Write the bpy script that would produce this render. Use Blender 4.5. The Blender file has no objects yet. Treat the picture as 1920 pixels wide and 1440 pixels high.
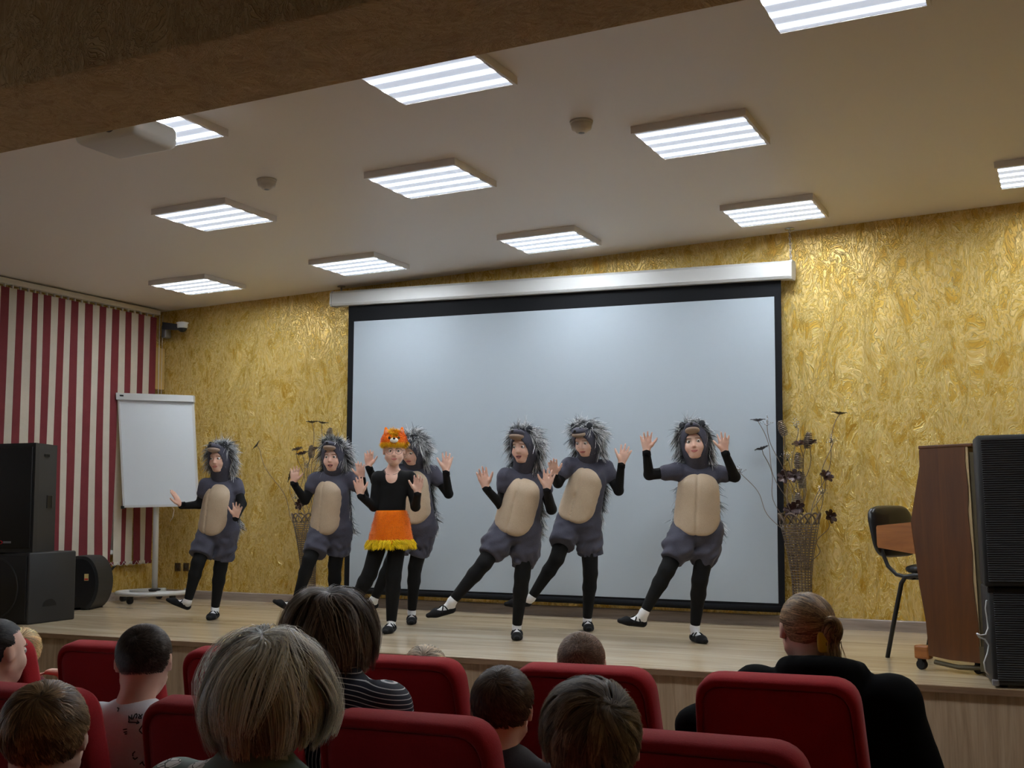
import bpy, bmesh, math, random
import numpy as np
from mathutils import Vector, Matrix

# ------------------------------------------------------------------ camera, world, exposure
scene = bpy.context.scene
COL = scene.collection
FPX = 2158.0                                   # focal length in pixels of the 1920x1440 frame
YAW, PITCH, ROLL = 0.44808, 0.11025, -0.0130
CAMZ = 1.42
CAM = np.array([0.0, 0.0, CAMZ])
_fw = np.array([-math.sin(YAW) * math.cos(PITCH), math.cos(YAW) * math.cos(PITCH), math.sin(PITCH)])
_r = np.array([math.cos(YAW), math.sin(YAW), 0.0])
_u = np.cross(_r, _fw)
RT = math.cos(ROLL) * _r + math.sin(ROLL) * _u
UP = -math.sin(ROLL) * _r + math.cos(ROLL) * _u
FW = _fw
cam_data = bpy.data.cameras.new('camera')
cam_data.sensor_width = 36.0
cam_data.lens = FPX / 1920 * 36.0
cam_data.clip_start = 0.05
cam = bpy.data.objects.new('camera', cam_data)
COL.objects.link(cam)
cam.matrix_world = Matrix(((RT[0], UP[0], -FW[0], CAM[0]), (RT[1], UP[1], -FW[1], CAM[1]),
                           (RT[2], UP[2], -FW[2], CAM[2]), (0, 0, 0, 1)))
scene.camera = cam

world = bpy.data.worlds.new('world')
scene.world = world
world.use_nodes = True
world.node_tree.nodes['Background'].inputs[0].default_value = (0.80, 0.88, 1.0, 1)
world.node_tree.nodes['Background'].inputs[1].default_value = 1.3
scene.view_settings.view_transform = 'Standard'
scene.view_settings.look = 'None'
scene.view_settings.gamma = 1.0
scene.view_settings.use_curve_mapping = False
scene.view_settings.exposure = 0.52
scene.cycles.max_bounces = 8
scene.cycles.glossy_bounces = 3
scene.cycles.adaptive_threshold = 0.025
PANEL_BRIGHT, PANEL_GAP = 66.0, 0.42           # radiance of the tubes behind the diffusers, and between them

# ------------------------------------------------------------------ geometry helpers (rays of the surveyed camera)
ZC = 3.388                                     # ceiling
WANG = -0.0501                                 # the back wall stands a little askew to the room
NW = np.array([-math.sin(WANG), math.cos(WANG), 0.0])      # points away from the room, through the back wall
TW = np.array([math.cos(WANG), math.sin(WANG), 0.0])       # along the wall to the right
WD = 8.07
XL = -7.855


def ray(x, y):
    return FW + RT * ((x - 960) / FPX) - UP * ((y - 720) / FPX)


def zst(x):                                    # height of the stage top
    return 0.614 - 0.0107 * (x + 3.3)


def onz(x, y, z):
    d = ray(x, y)
    return CAM + d * ((z - CAMZ) / d[2])


def onst(x, y):                                # a point of the photograph on the stage top
    n = np.array([0.0107, 0, 1.0])
    d = ray(x, y)
    return CAM + d * ((0.614 - 0.0107 * 3.3 - CAM @ n) / (d @ n))


def onw(x, y, off=0.0):                        # on the back wall, or off metres in front of it
    d = ray(x, y)
    return CAM + d * ((WD - off) / (d @ NW))


def onx(x, y, X):
    d = ray(x, y)
    return CAM + d * (X / d[0])


def ony(x, y, Y):
    d = ray(x, y)
    return CAM + d * (Y / d[1])


def P(x, y, d):
    return CAM + ray(x, y) * d


def dep(X):
    return float((np.asarray(X) - CAM) @ FW)


def nrm(v):
    v = np.asarray(v, float)
    return v / (np.linalg.norm(v) + 1e-12)


def S(r, g, b):
    def f(c):
        c /= 255.0
        return c / 12.92 if c <= 0.04045 else ((c + 0.055) / 1.055) ** 2.4
    return (f(r), f(g), f(b), 1.0)


Z3 = np.array([0.0, 0, 1])

# ------------------------------------------------------------------ materials


def mat(name, col=(0.5, 0.5, 0.5, 1), rough=0.6, metal=0.0, spec=0.5, sheen=0.0, attr=None):
    m = bpy.data.materials.new(name)
    m.use_nodes = True
    b = m.node_tree.nodes['Principled BSDF']
    b.inputs['Base Color'].default_value = col
    b.inputs['Roughness'].default_value = rough
    b.inputs['Metallic'].default_value = metal
    b.inputs['Specular IOR Level'].default_value = spec
    if sheen:
        b.inputs['Sheen Weight'].default_value = sheen
        b.inputs['Sheen Roughness'].default_value = 0.4
    if attr:
        a = m.node_tree.nodes.new('ShaderNodeAttribute')
        a.attribute_name = attr
        m.node_tree.links.new(a.outputs['Color'], b.inputs['Base Color'])
    return m


class N:
    """small node-graph helper"""

    def __init__(s, m):
        s.t = m.node_tree
        s.b = s.t.nodes.get('Principled BSDF')

    def n(s, typ, **kw):
        nd = s.t.nodes.new(typ)
        for k, v in kw.items():
            if k.startswith('i_'):
                key = k[2:].replace('_', ' ')
                nd.inputs[int(key) if key.isdigit() else key].default_value = v
            else:
                setattr(nd, k, v)
        return nd

    def l(s, a, b):
        s.t.links.new(a, b)

    def coords(s, scale=(1, 1, 1), rot=(0, 0, 0), kind='Object'):
        tc = s.n('ShaderNodeTexCoord')
        mp = s.n('ShaderNodeMapping')
        mp.inputs['Scale'].default_value = scale
        mp.inputs['Rotation'].default_value = rot
        s.l(tc.outputs[kind], mp.inputs['Vector'])
        return mp.outputs[0]

    def noise(s, vec, scale=5, detail=4, rough=0.5, dist=0.0):
        nd = s.n('ShaderNodeTexNoise')
        nd.inputs['Scale'].default_value = scale
        nd.inputs['Detail'].default_value = detail
        nd.inputs['Roughness'].default_value = rough
        nd.inputs['Distortion'].default_value = dist
        if vec is not None:
            s.l(vec, nd.inputs['Vector'])
        return nd

    def ramp(s, fac, stops, interp='LINEAR'):
        nd = s.n('ShaderNodeValToRGB')
        nd.color_ramp.interpolation = interp
        e = nd.color_ramp.elements
        while len(e) > 1:
            e.remove(e[0])
        e[0].position = stops[0][0]
        e[0].color = stops[0][1]
        for p, c in stops[1:]:
            k = e.new(p)
            k.color = c
        s.l(fac, nd.inputs[0])
        return nd

    def math(s, op, a, b=None, clamp=False):
        nd = s.n('ShaderNodeMath', operation=op)
        nd.use_clamp = clamp
        for i, v in enumerate((a, b)):
            if v is None:
                continue
            if isinstance(v, (int, float)):
                nd.inputs[i].default_value = v
            else:
                s.l(v, nd.inputs[i])
        return nd.outputs[0]

    def mix(s, fac, a, b, blend='MIX'):
        nd = s.n('ShaderNodeMix', data_type='RGBA', blend_type=blend)
        if isinstance(fac, (int, float)):
            nd.inputs[0].default_value = fac
        else:
            s.l(fac, nd.inputs[0])
        for i, v in ((6, a), (7, b)):
            if isinstance(v, tuple):
                nd.inputs[i].default_value = v
            else:
                s.l(v, nd.inputs[i])
        return nd.outputs[2]

    def bump(s, h, strength=0.5, dist=0.01):
        nd = s.n('ShaderNodeBump')
        nd.inputs['Strength'].default_value = strength
        nd.inputs['Distance'].default_value = dist
        s.l(h, nd.inputs['Height'])
        s.l(nd.outputs[0], s.b.inputs['Normal'])
        return nd


def gold_plaster(name, dark, mid, pale, gold, metal=0.35, rough=0.42):
    """torn trowel plaster: plateaus with raised rims along the contour lines of warped noise"""
    m = mat(name, mid, rough, metal)
    g = N(m)
    c = g.coords((1, 1, 0.46))
    w = g.noise(c, 5.0, 1, 0.5)
    vm = g.n('ShaderNodeVectorMath', operation='MULTIPLY_ADD')
    vm.inputs[1].default_value = (0.22, 0.22, 0.14)
    g.l(w.outputs['Color'], vm.inputs[0])
    g.l(c, vm.inputs[2])
    n1 = g.noise(vm.outputs[0], 14.0, 3, 0.66, 0.4)
    n2 = g.noise(vm.outputs[0], 40.0, 2, 0.6, 0.6)
    n3 = g.noise(c, 2.0, 1, 0.5)

    def rim(fac, lv, wd):
        d = g.math('ABSOLUTE', g.math('SUBTRACT', fac, lv))
        return g.math('SUBTRACT', 1.0, g.math('DIVIDE', d, wd), True)
    r1 = g.math('MAXIMUM', rim(n1.outputs['Fac'], 0.47, 0.016), g.math('MAXIMUM', rim(n1.outputs['Fac'], 0.57, 0.014), rim(n1.outputs['Fac'], 0.39, 0.014)))
    r2 = rim(n2.outputs['Fac'], 0.52, 0.030)
    mk = g.ramp(n3.outputs['Fac'], [(0.40, (0.25, 0.25, 0.25, 1)), (0.58, (1, 1, 1, 1))])
    r2 = g.math('MULTIPLY', r2, mk.outputs[0])
    rims = g.math('MAXIMUM', r1, g.math('MULTIPLY', r2, 0.75))
    plate = g.ramp(n1.outputs['Fac'], [(0.34, dark), (0.44, mid), (0.485, pale), (0.55, mid), (0.60, pale), (0.70, mid)])
    fine = g.ramp(n2.outputs['Fac'], [(0.36, (0.80, 0.74, 0.60, 1)), (0.55, (1, 1, 1, 1))])
    col = g.mix(0.75, plate.outputs[0], fine.outputs[0], 'MULTIPLY')
    col = g.mix(g.math('MULTIPLY', rims, 0.6), col, gold)
    g.l(col, g.b.inputs['Base Color'])
    step = g.ramp(n1.outputs['Fac'], [(0.44, (0, 0, 0, 1)), (0.50, (0.6, 0.6, 0.6, 1)), (0.57, (0.6, 0.6, 0.6, 1)), (0.61, (1, 1, 1, 1))])
    hgt = g.math('ADD', g.math('MULTIPLY', rims, 0.75), g.math('ADD', g.math('MULTIPLY', step.outputs[0], 0.5), g.math('MULTIPLY', n2.outputs['Fac'], 0.5)))
    g.bump(hgt, 0.85, 0.009)
    return m


def wood(name, c1, c2, c3, scale=(1, 1, 1), rough=0.35, stretch='X', spec=0.5, bump=0.05):
    m = mat(name, c2, rough, 0, spec)
    g = N(m)
    st = {'X': (0.9, 9, 9), 'Z': (9, 9, 0.7), 'Y': (9, 0.9, 9)}[stretch]
    c = g.coords(tuple(a * b for a, b in zip(st, scale)))
    n1 = g.noise(c, 1.6, 6, 0.62, 0.9)
    n2 = g.noise(c, 7, 3, 0.6, 0.3)
    r1 = g.ramp(n1.outputs['Fac'], [(0.28, c1), (0.5, c2), (0.72, c3)])
    r2 = g.ramp(n2.outputs['Fac'], [(0.3, (0.82, 0.82, 0.82, 1)), (0.6, (1, 1, 1, 1))])
    g.l(g.mix(0.8, r1.outputs[0], r2.outputs[0], 'MULTIPLY'), g.b.inputs['Base Color'])
    g.bump(n2.outputs['Fac'], bump, 0.003)
    return m


def fabric(name, col, col2, scale=220, rough=0.9, sheen=0.15, bump=0.15, spec=0.2):
    m = mat(name, col, rough, 0, spec, sheen)
    g = N(m)
    c = g.coords()
    n1 = g.noise(c, scale, 2, 0.6)
    n2 = g.noise(c, 6, 3, 0.6)
    f = g.math('ADD', g.math('MULTIPLY', n1.outputs['Fac'], 0.5), g.math('MULTIPLY', n2.outputs['Fac'], 0.5))
    r = g.ramp(f, [(0.35, col), (0.65, col2)])
    g.l(r.outputs[0], g.b.inputs['Base Color'])
    g.bump(n1.outputs['Fac'], bump, 0.002)
    return m


M = {}
M['wall'] = gold_plaster('gold_plaster', S(206, 160, 52), S(222, 182, 80), S(238, 210, 140), S(255, 240, 160), 0.3, 0.36)
M['beam'] = gold_plaster('ochre_plaster', S(180, 148, 96), S(192, 160, 106), S(202, 172, 120), S(206, 176, 122), 0.0, 0.75)
M['ceiling'] = mat('satin_ceiling', S(232, 226, 220), 0.42, 0, 0.35)
M['white_wall'] = mat('white_wall', S(190, 182, 168), 0.8)
M['floor'] = wood('hall_floor', S(96, 76, 58), S(120, 98, 76), S(140, 118, 92), (1, 1, 1), 0.4)
M['stage_top'] = wood('stage_laminate', S(172, 150, 120), S(194, 174, 144), S(210, 194, 166), (0.45, 0.45, 0.45), 0.19, 'X', 0.5, 0.03)
M['stage_front'] = wood('stage_front_laminate', S(150, 126, 100), S(182, 158, 130), S(196, 174, 146), (1.6, 1, 1), 0.45, 'Z', 0.4, 0.05)
M['nosing'] = wood('nosing_laminate', S(110, 86, 64), S(138, 110, 84), S(152, 122, 94), (1, 1, 2), 0.4, 'X')
M['baseboard'] = wood('baseboard_laminate', S(142, 128, 118), S(164, 150, 138), S(178, 164, 152), (1, 1, 2), 0.45, 'X')
M['lit_edge'] = mat('lit_edge_gold', S(190, 160, 96), 0.5)  # light on the wall edge, painted into the corner box's pale tone
M['screen_white'] = mat('screen_white', S(170, 180, 188), 0.75, 0, 0.2)
M['screen_black'] = mat('screen_black', S(20, 21, 24), 0.8, 0, 0.2)
M['white_metal'] = mat('white_metal', S(206, 207, 205), 0.4)
M['grey_metal'] = mat('grey_metal', S(150, 152, 156), 0.35, 0.7)
M['chrome'] = mat('chrome', S(200, 200, 205), 0.18, 1.0)
M['light_frame'] = mat('light_frame', S(230, 226, 222), 0.45)
M['black_plastic'] = mat('black_plastic', S(20, 20, 22), 0.42)
M['cabinet_black'] = mat('cabinet_black', S(34, 34, 34), 0.6)
M['rubber'] = mat('rubber', S(18, 18, 19), 0.7)
M['grille'] = mat('grille', S(12, 12, 14), 0.55)
M['leather_black'] = mat('leather_black', S(22, 22, 23), 0.33)
M['blind_red'] = fabric('blind_red', S(108, 46, 51), S(120, 54, 58), 300, 0.85, 0.0, 0.05)
M['blind_cream'] = fabric('blind_cream', S(186, 178, 162), S(198, 190, 176), 300, 0.85, 0.0, 0.05)
M['rail'] = mat('rail_white', S(206, 200, 190), 0.45)
M['red_fabric'] = fabric('red_seat_fabric', S(142, 20, 26), S(160, 28, 34), 260, 0.88, 0.1, 0.3)
M['seat_frame'] = mat('seat_frame', S(22, 20, 20), 0.5)
M['piano'] = wood('piano_veneer', S(76, 42, 6), S(92, 52, 9), S(104, 60, 12), (1, 1, 1), 0.36, 'Z', 0.5, 0.02)
M['piano_key'] = wood('piano_pale_veneer', S(140, 84, 32), S(162, 100, 44), S(176, 114, 54), (1, 1, 1), 0.3, 'X')
M['bare_wood'] = mat('bare_wood', S(196, 170, 124), 0.6)
M['olive_wood'] = mat('olive_wood', S(82, 72, 46), 0.6)
M['black_knit'] = fabric('black_knit', S(9, 9, 10), S(14, 14, 16), 260, 0.92, 0.05, 0.2, 0.15)
M['grey_suit'] = fabric('grey_costume_cloth', S(66, 66, 78), S(80, 80, 92), 200, 0.8, 0.1, 0.1)
M['tan_satin'] = fabric('tan_satin', S(182, 160, 134), S(198, 178, 152), 200, 0.45, 0.15, 0.05, 0.4)
M['tan_cloth'] = mat('tan_cloth', S(160, 140, 124), 0.7)
M['fur_base'] = mat('fur_base', S(56, 58, 62), 0.95, 0, 0.1)
M['strand'] = mat('hair_strand', (0.1, 0.1, 0.1, 1), 0.42, 0, 0.45, 0, 'Col')
for _m in ('strand',):
    # hair lets some light through
    _g = N(M[_m])
    _tr = _g.n('ShaderNodeBsdfTranslucent')
    _mx = _g.n('ShaderNodeMixShader')
    _mx.inputs[0].default_value = 0.35
    _at = [n for n in _g.t.nodes if n.type == 'ATTRIBUTE'][0]
    _out = [n for n in _g.t.nodes if n.type == 'OUTPUT_MATERIAL'][0]
    _g.l(_at.outputs['Color'], _tr.inputs['Color'])
    _g.l(_g.b.outputs[0], _mx.inputs[1])
    _g.l(_tr.outputs[0], _mx.inputs[2])
    _g.l(_mx.outputs[0], _out.inputs['Surface'])
M['furstrand'] = mat('fur_strand', (0.1, 0.1, 0.1, 1), 0.6, 0, 0.3, 0, 'Col')
M['sock'] = fabric('white_sock', S(214, 214, 214), S(230, 230, 230), 240, 0.9, 0.1, 0.25)
M['slipper'] = fabric('black_slipper', S(18, 18, 19), S(26, 26, 28), 240, 0.8, 0.05, 0.15)
M['skin'] = mat('skin_and_knit', S(214, 164, 140), 0.55, 0, 0.35)
_g = N(M['skin'])
_n = _g.noise(_g.coords(), 9, 2, 0.5)
_at = _g.n('ShaderNodeAttribute', attribute_name='Col')
_fc = _g.ramp(_at.outputs['Fac'], [(0.46, (0, 0, 0, 1)), (0.54, (1, 1, 1, 1))])      # 0 skin, 1 black knit
_sk = _g.ramp(_n.outputs['Fac'], [(0.35, S(226, 178, 156)), (0.65, S(238, 200, 180))])
_g.l(_g.mix(_fc.outputs[0], _sk.outputs[0], S(11, 11, 12)), _g.b.inputs['Base Color'])
_g.l(_g.math('ADD', _g.math('MULTIPLY', _fc.outputs[0], 0.4), 0.5), _g.b.inputs['Roughness'])
M['lips'] = mat('lips', S(184, 104, 98), 0.4)
M['eye_white'] = mat('eye_white', S(226, 222, 218), 0.25)
M['iris'] = mat('iris', S(58, 44, 34), 0.15)
M['dark'] = mat('near_black', S(10, 10, 11), 0.4)
M['orange_plush'] = fabric('orange_plush', S(232, 106, 8), S(246, 132, 20), 160, 0.95, 0.4, 0.4)
M['yellow_plush'] = fabric('yellow_plush', S(236, 184, 6), S(246, 204, 20), 160, 0.95, 0.3, 0.4)
M['white_plush'] = fabric('white_plush', S(226, 222, 214), S(238, 234, 228), 160, 0.95, 0.3, 0.4)
M['bronze'] = mat('dark_bronze_petals', S(44, 22, 18), 0.3, 0.4)
M['wire'] = mat('silver_wire', S(128, 114, 100), 0.35, 0.7)
M['wicker'] = mat('brown_wicker', S(92, 76, 62), 0.55)
M['brow'] = mat('brow_brown', S(128, 96, 74), 0.8)

# ------------------------------------------------------------------ object helpers


def tag(o, label=None, cat=None, group=None, kind=None):
    if label:
        o['label'] = label
    if cat:
        o['category'] = cat
    if group:
        o['group'] = group
    if kind:
        o['kind'] = kind
    return o


def empty(name, loc=(0, 0, 0), rz=0.0):
    o = bpy.data.objects.new(name, None)
    COL.objects.link(o)
    o.location = tuple(float(v) for v in loc)
    o.rotation_euler = (0, 0, rz)
    o.empty_display_size = 0.1
    return o


def link(name, me, mats, parent=None):
    o = bpy.data.objects.new(name, me)
    COL.objects.link(o)
    for m in (mats if isinstance(mats, (list, tuple)) else [mats]):
        me.materials.append(m)
    if parent is not None:
        o.parent = parent
    return o


def raw(name, V, F, mats, parent=None, smooth=True, mi=None, off=None, col=None):
    """mesh object from arrays; F is an (n,4) or (n,3) array or a list of index lists"""
    V = np.asarray(V, np.float32)
    if off is not None:
        V = V - np.asarray(off, np.float32)
    me = bpy.data.meshes.new(name)
    if isinstance(F, np.ndarray) and F.ndim == 2:
        n, k = F.shape
        me.vertices.add(len(V))
        me.vertices.foreach_set('co', V.ravel())
        me.loops.add(n * k)
        me.loops.foreach_set('vertex_index', F.astype(np.int32).ravel())
        me.polygons.add(n)
        me.polygons.foreach_set('loop_start', np.arange(0, n * k, k, dtype=np.int32))
        me.polygons.foreach_set('loop_total', np.full(n, k, np.int32))
    else:
        me.from_pydata([tuple(map(float, v)) for v in V], [], [list(f) for f in F])
    if smooth:
        me.polygons.foreach_set('use_smooth', np.ones(len(me.polygons), bool))
    if mi is not None:
        me.polygons.foreach_set('material_index', np.asarray(mi, np.int32))
    if col is not None:
        a = me.color_attributes.new('Col', 'FLOAT_COLOR', 'POINT')
        c = np.ones((len(V), 4), np.float32)
        c[:, :3] = col
        a.data.foreach_set('color', c.ravel())
    me.update(calc_edges=True)
    me.validate()
    return link(name, me, mats, parent)


class MB:
    """collects boxes, tubes, lathes ... into one mesh"""

    def __init__(s):
        s.v = []
        s.f = []
        s.m = []

    def add(s, V, F, mi=0):
        b = len(s.v)
        s.v += [tuple(map(float, v)) for v in V]
        s.f += [[i + b for i in f] for f in F]
        s.m += [mi] * len(F)
        return s

    def box(s, lo, hi, mi=0):
        x0, y0, z0 = lo
        x1, y1, z1 = hi
        V = [(x0, y0, z0), (x1, y0, z0), (x1, y1, z0), (x0, y1, z0), (x0, y0, z1), (x1, y0, z1), (x1, y1, z1), (x0, y1, z1)]
        return s.add(V, [(0, 3, 2, 1), (4, 5, 6, 7), (0, 1, 5, 4), (1, 2, 6, 5), (2, 3, 7, 6), (3, 0, 4, 7)], mi)

    def rbox(s, lo, hi, r=0.01, seg=2, mi=0):
        bm = bmesh.new()
        bmesh.ops.create_cube(bm, size=1)
        for v in bm.verts:
            for i in range(3):
                v.co[i] = lo[i] if v.co[i] < 0 else hi[i]
        bmesh.ops.bevel(bm, geom=list(bm.edges), offset=r, segments=seg, profile=0.5, affect='EDGES')
        bm.verts.index_update()
        s.add([v.co for v in bm.verts], [[v.index for v in f.verts] for f in bm.faces], mi)
        bm.free()
        return s

    def prism(s, pts, axis, a, b, mi=0):
        """polygon pts (2-D, counter-clockwise) extruded along axis from a to b"""
        n = len(pts)

        def mk(p, w):
            return {0: (w, p[0], p[1]), 1: (p[0], w, p[1]), 2: (p[0], p[1], w)}[axis]
        V = [mk(p, a) for p in pts] + [mk(p, b) for p in pts]
        F = [list(range(n))[::-1], list(range(n, 2 * n))] + [[i, (i + 1) % n, n + (i + 1) % n, n + i] for i in range(n)]
        if axis == 1:
            F = [f[::-1] for f in F]
        return s.add(V, F, mi)

    def tube(s, pts, r, seg=8, mi=0, closed=False, cap=True):
        pts = [np.asarray(p, float) for p in pts]
        n = len(pts)
        rr = [r] * n if np.isscalar(r) else list(r)
        tang = []
        for i in range(n):
            a = pts[(i - 1) % n] if (closed or i > 0) else pts[i]
            b = pts[(i + 1) % n] if (closed or i < n - 1) else pts[i]
            tang.append(nrm(b - a))
        ref = np.array([0, 0, 1.0]) if abs(tang[0][2]) < 0.9 else np.array([1.0, 0, 0])
        nv = nrm(np.cross(tang[0], ref))
        V = []
        for i in range(n):
            t = tang[i]
            nv = nrm(nv - t * (nv @ t))
            bv = np.cross(t, nv)
            for k in range(seg):
                a = 2 * math.pi * k / seg
                V.append(pts[i] + rr[i] * (math.cos(a) * nv + math.sin(a) * bv))
        F = []
        for i in range(n if closed else n - 1):
            for k in range(seg):
                i2 = (i + 1) % n
                F.append([i * seg + k, i * seg + (k + 1) % seg, i2 * seg + (k + 1) % seg, i2 * seg + k])
        if cap and not closed:
            F.append(list(range(seg))[::-1])
            F.append([(n - 1) * seg + k for k in range(seg)])
        return s.add(V, F, mi)

    def lathe(s, prof, seg=24, c=(0, 0, 0), axis=2, mi=0, sy=1.0):
        """profile [(radius, height)] from bottom to top turned about axis through c"""
        V = []
        for (r, h) in prof:
            for k in range(seg):
                a = 2 * math.pi * k / seg
                x, y = r * math.cos(a), r * math.sin(a) * sy
                V.append({2: (x, y, h), 1: (x, h, -y), 0: (h, x, y)}[axis])
        V = [tuple(np.asarray(v) + np.asarray(c)) for v in V]
        F = []
        for i in range(len(prof) - 1):
            for k in range(seg):
                F.append([i * seg + k, i * seg + (k + 1) % seg, (i + 1) * seg + (k + 1) % seg, (i + 1) * seg + k])
        F.append(list(range(seg))[::-1])
        F.append([(len(prof) - 1) * seg + k for k in range(seg)])
        return s.add(V, F, mi)

    def ball(s, c, r, seg=12, rings=8, mi=0, ax=None):
        rad = np.asarray([r, r, r] if np.isscalar(r) else r, float)
        A = np.eye(3) if ax is None else np.asarray(ax)
        V = []
        for i in range(1, rings):
            th = math.pi * i / rings
            for k in range(seg):
                a = 2 * math.pi * k / seg
                V.append(np.array([math.sin(th) * math.cos(a), math.sin(th) * math.sin(a), -math.cos(th)]))
        V += [np.array([0, 0, -1.0]), np.array([0, 0, 1.0])]
        V = [np.asarray(c) + (v * rad) @ A for v in V]
        F = []
        for i in range(rings - 2):
            for k in range(seg):
                F.append([i * seg + k, i * seg + (k + 1) % seg, (i + 1) * seg + (k + 1) % seg, (i + 1) * seg + k])
        nb = (rings - 1) * seg
        for k in range(seg):
            F.append([nb, (k + 1) % seg, k])
            F.append([nb + 1, (rings - 2) * seg + k, (rings - 2) * seg + (k + 1) % seg])
        return s.add(V, F, mi)

    def quad(s, a, b, c, d, mi=0):
        return s.add([a, b, c, d], [(0, 1, 2, 3)], mi)

    def build(s, name, mats, parent=None, smooth=False, off=None, flat_angle=None):
        V = np.array(s.v)
        if off is not None:
            V = V - np.asarray(off)
        me = bpy.data.meshes.new(name)
        me.from_pydata([tuple(map(float, v)) for v in V], [], s.f)
        me.polygons.foreach_set('material_index', np.array(s.m, np.int32))
        if smooth:
            me.polygons.foreach_set('use_smooth', np.ones(len(me.polygons), bool))
            if flat_angle:
                me.update(calc_edges=True)
                me.set_sharp_from_angle(angle=math.radians(flat_angle))
        me.update(calc_edges=True)
        return link(name, me, mats, parent)


def dup(o, parent=None):
    """copy of a thing with copies of its parts and sub-parts (mesh data shared)"""
    c = o.copy()
    COL.objects.link(c)
    if parent is not None:
        c.parent = parent
    for ch in o.children:
        dup(ch, c)
    return c


def loft(rings, cap=True):
    """closed rings (n,k,3) -> V,F"""
    n, k = len(rings), len(rings[0])
    V = [p for rg in rings for p in rg]
    F = []
    for i in range(n - 1):
        for j in range(k):
            F.append([i * k + j, i * k + (j + 1) % k, (i + 1) * k + (j + 1) % k, (i + 1) * k + j])
    if cap:
        F.append(list(range(k))[::-1])
        F.append([(n - 1) * k + j for j in range(k)])
    return V, F


# ------------------------------------------------------------------ implicit surfaces for bodies and cloth


def smin(a, b, k):
    if k <= 0:
        return np.minimum(a, b)
    h = np.maximum(k - np.abs(a - b), 0) / k
    return np.minimum(a, b) - h * h * (k * 0.25)


def smax(a, b, k):
    return -smin(-a, -b, k)


def d_rc(X, Y, Z, a, b, r1, r2, sq=None):
    ba = b - a
    L = float(ba @ ba) + 1e-12
    px, py, pz = X - a[0], Y - a[1], Z - a[2]
    t = np.clip((px * ba[0] + py * ba[1] + pz * ba[2]) / L, 0, 1)
    dx, dy, dz = px - t * ba[0], py - t * ba[1], pz - t * ba[2]
    if sq is not None:
        n, q = sq
        c = (dx * n[0] + dy * n[1] + dz * n[2]) * (1 / q - 1)
        dx, dy, dz = dx + n[0] * c, dy + n[1] * c, dz + n[2] * c
    return np.sqrt(dx * dx + dy * dy + dz * dz) - (r1 + (r2 - r1) * t)


def d_el(X, Y, Z, c, A, rad):
    px, py, pz = X - c[0], Y - c[1], Z - c[2]
    q = [(px * A[i][0] + py * A[i][1] + pz * A[i][2]) for i in range(3)]
    k0 = np.sqrt(sum((q[i] / rad[i]) ** 2 for i in range(3)))
    k1 = np.sqrt(sum((q[i] / rad[i] ** 2) ** 2 for i in range(3)))
    return k0 * (k0 - 1) / np.maximum(k1, 1e-6)


class Field:
    def __init__(s):
        s.p = []

    def rc(s, a, b, r1, r2=None, k=0.02, g=0, op=1, sq=None):
        a, b = np.asarray(a, float), np.asarray(b, float)
        r2 = r1 if r2 is None else r2
        m = max(r1, r2) + abs(k) + 0.012
        s.p.append(('rc', (a, b, r1, r2, sq), np.minimum(a, b) - m, np.maximum(a, b) + m, k, g, op))
        return s

    def el(s, c, A, rad, k=0.02, g=0, op=1):
        c = np.asarray(c, float)
        A = np.asarray(A, float)
        ext = np.sqrt((((np.asarray(rad)[:, None]) * A) ** 2).sum(0)) + abs(k) + 0.012
        s.p.append(('el', (c, A, np.asarray(rad, float)), c - ext, c + ext, k, g, op))
        return s

    def path(s, pts, rr, k=0.02, g=0, sq=None):
        for i in range(len(pts) - 1):
            s.rc(pts[i], pts[i + 1], rr[i], rr[i + 1], k, g, 1, sq)
        return s

    @staticmethod
    def ev(p, X, Y, Z):
        return d_rc(X, Y, Z, *p[1]) if p[0] == 'rc' else d_el(X, Y, Z, *p[1])

    def at(s, X, Y, Z, g=None):
        D = np.full(np.broadcast(X, Y, Z).shape, 1.0)
        for p in s.p:
            if g is not None and p[5] != g:
                continue
            d = s.ev(p, X, Y, Z)
            D = smin(D, d, p[4]) if p[6] > 0 else smax(D, -d, p[4])
        return D

    def mesh(s, h, post=None):
        lo = np.min([p[2] for p in s.p if p[6] > 0], axis=0)
        hi = np.max([p[3] for p in s.p if p[6] > 0], axis=0)
        n = np.ceil((hi - lo) / h).astype(int) + 2
        ax = [lo[i] + h * np.arange(n[i]) for i in range(3)]
        D = np.full(n, 1.0, np.float32)
        for p in s.p:
            i0 = np.maximum(np.floor((p[2] - lo) / h).astype(int), 0)
            i1 = np.minimum(np.ceil((p[3] - lo) / h).astype(int) + 1, n)
            sl = tuple(slice(a, b) for a, b in zip(i0, i1))
            X = ax[0][sl[0]][:, None, None]
            Y = ax[1][sl[1]][None, :, None]
            Z = ax[2][sl[2]][None, None, :]
            d = s.ev(p, X, Y, Z).astype(np.float32)
            D[sl] = smin(D[sl], d, p[4]) if p[6] > 0 else smax(D[sl], -d, p[4])
        if post is not None:
            m = D < 0.05
            I = np.argwhere(m)
            Q = lo + h * I
            D[m] = post(Q[:, 0], Q[:, 1], Q[:, 2], D[m])
        return nets(D, lo, h)


def mesh_fn(fn, lo, hi, h):
    lo, hi = np.asarray(lo, float), np.asarray(hi, float)
    n = np.ceil((hi - lo) / h).astype(int) + 2
    ax = [lo[i] + h * np.arange(n[i]) for i in range(3)]
    D = np.asarray(fn(ax[0][:, None, None], ax[1][None, :, None], ax[2][None, None, :]), np.float32)
    D = np.array(np.broadcast_to(D, n))
    D[0], D[-1], D[:, 0], D[:, -1], D[:, :, 0], D[:, :, -1] = 1, 1, 1, 1, 1, 1
    return nets(D, lo, h)


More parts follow.
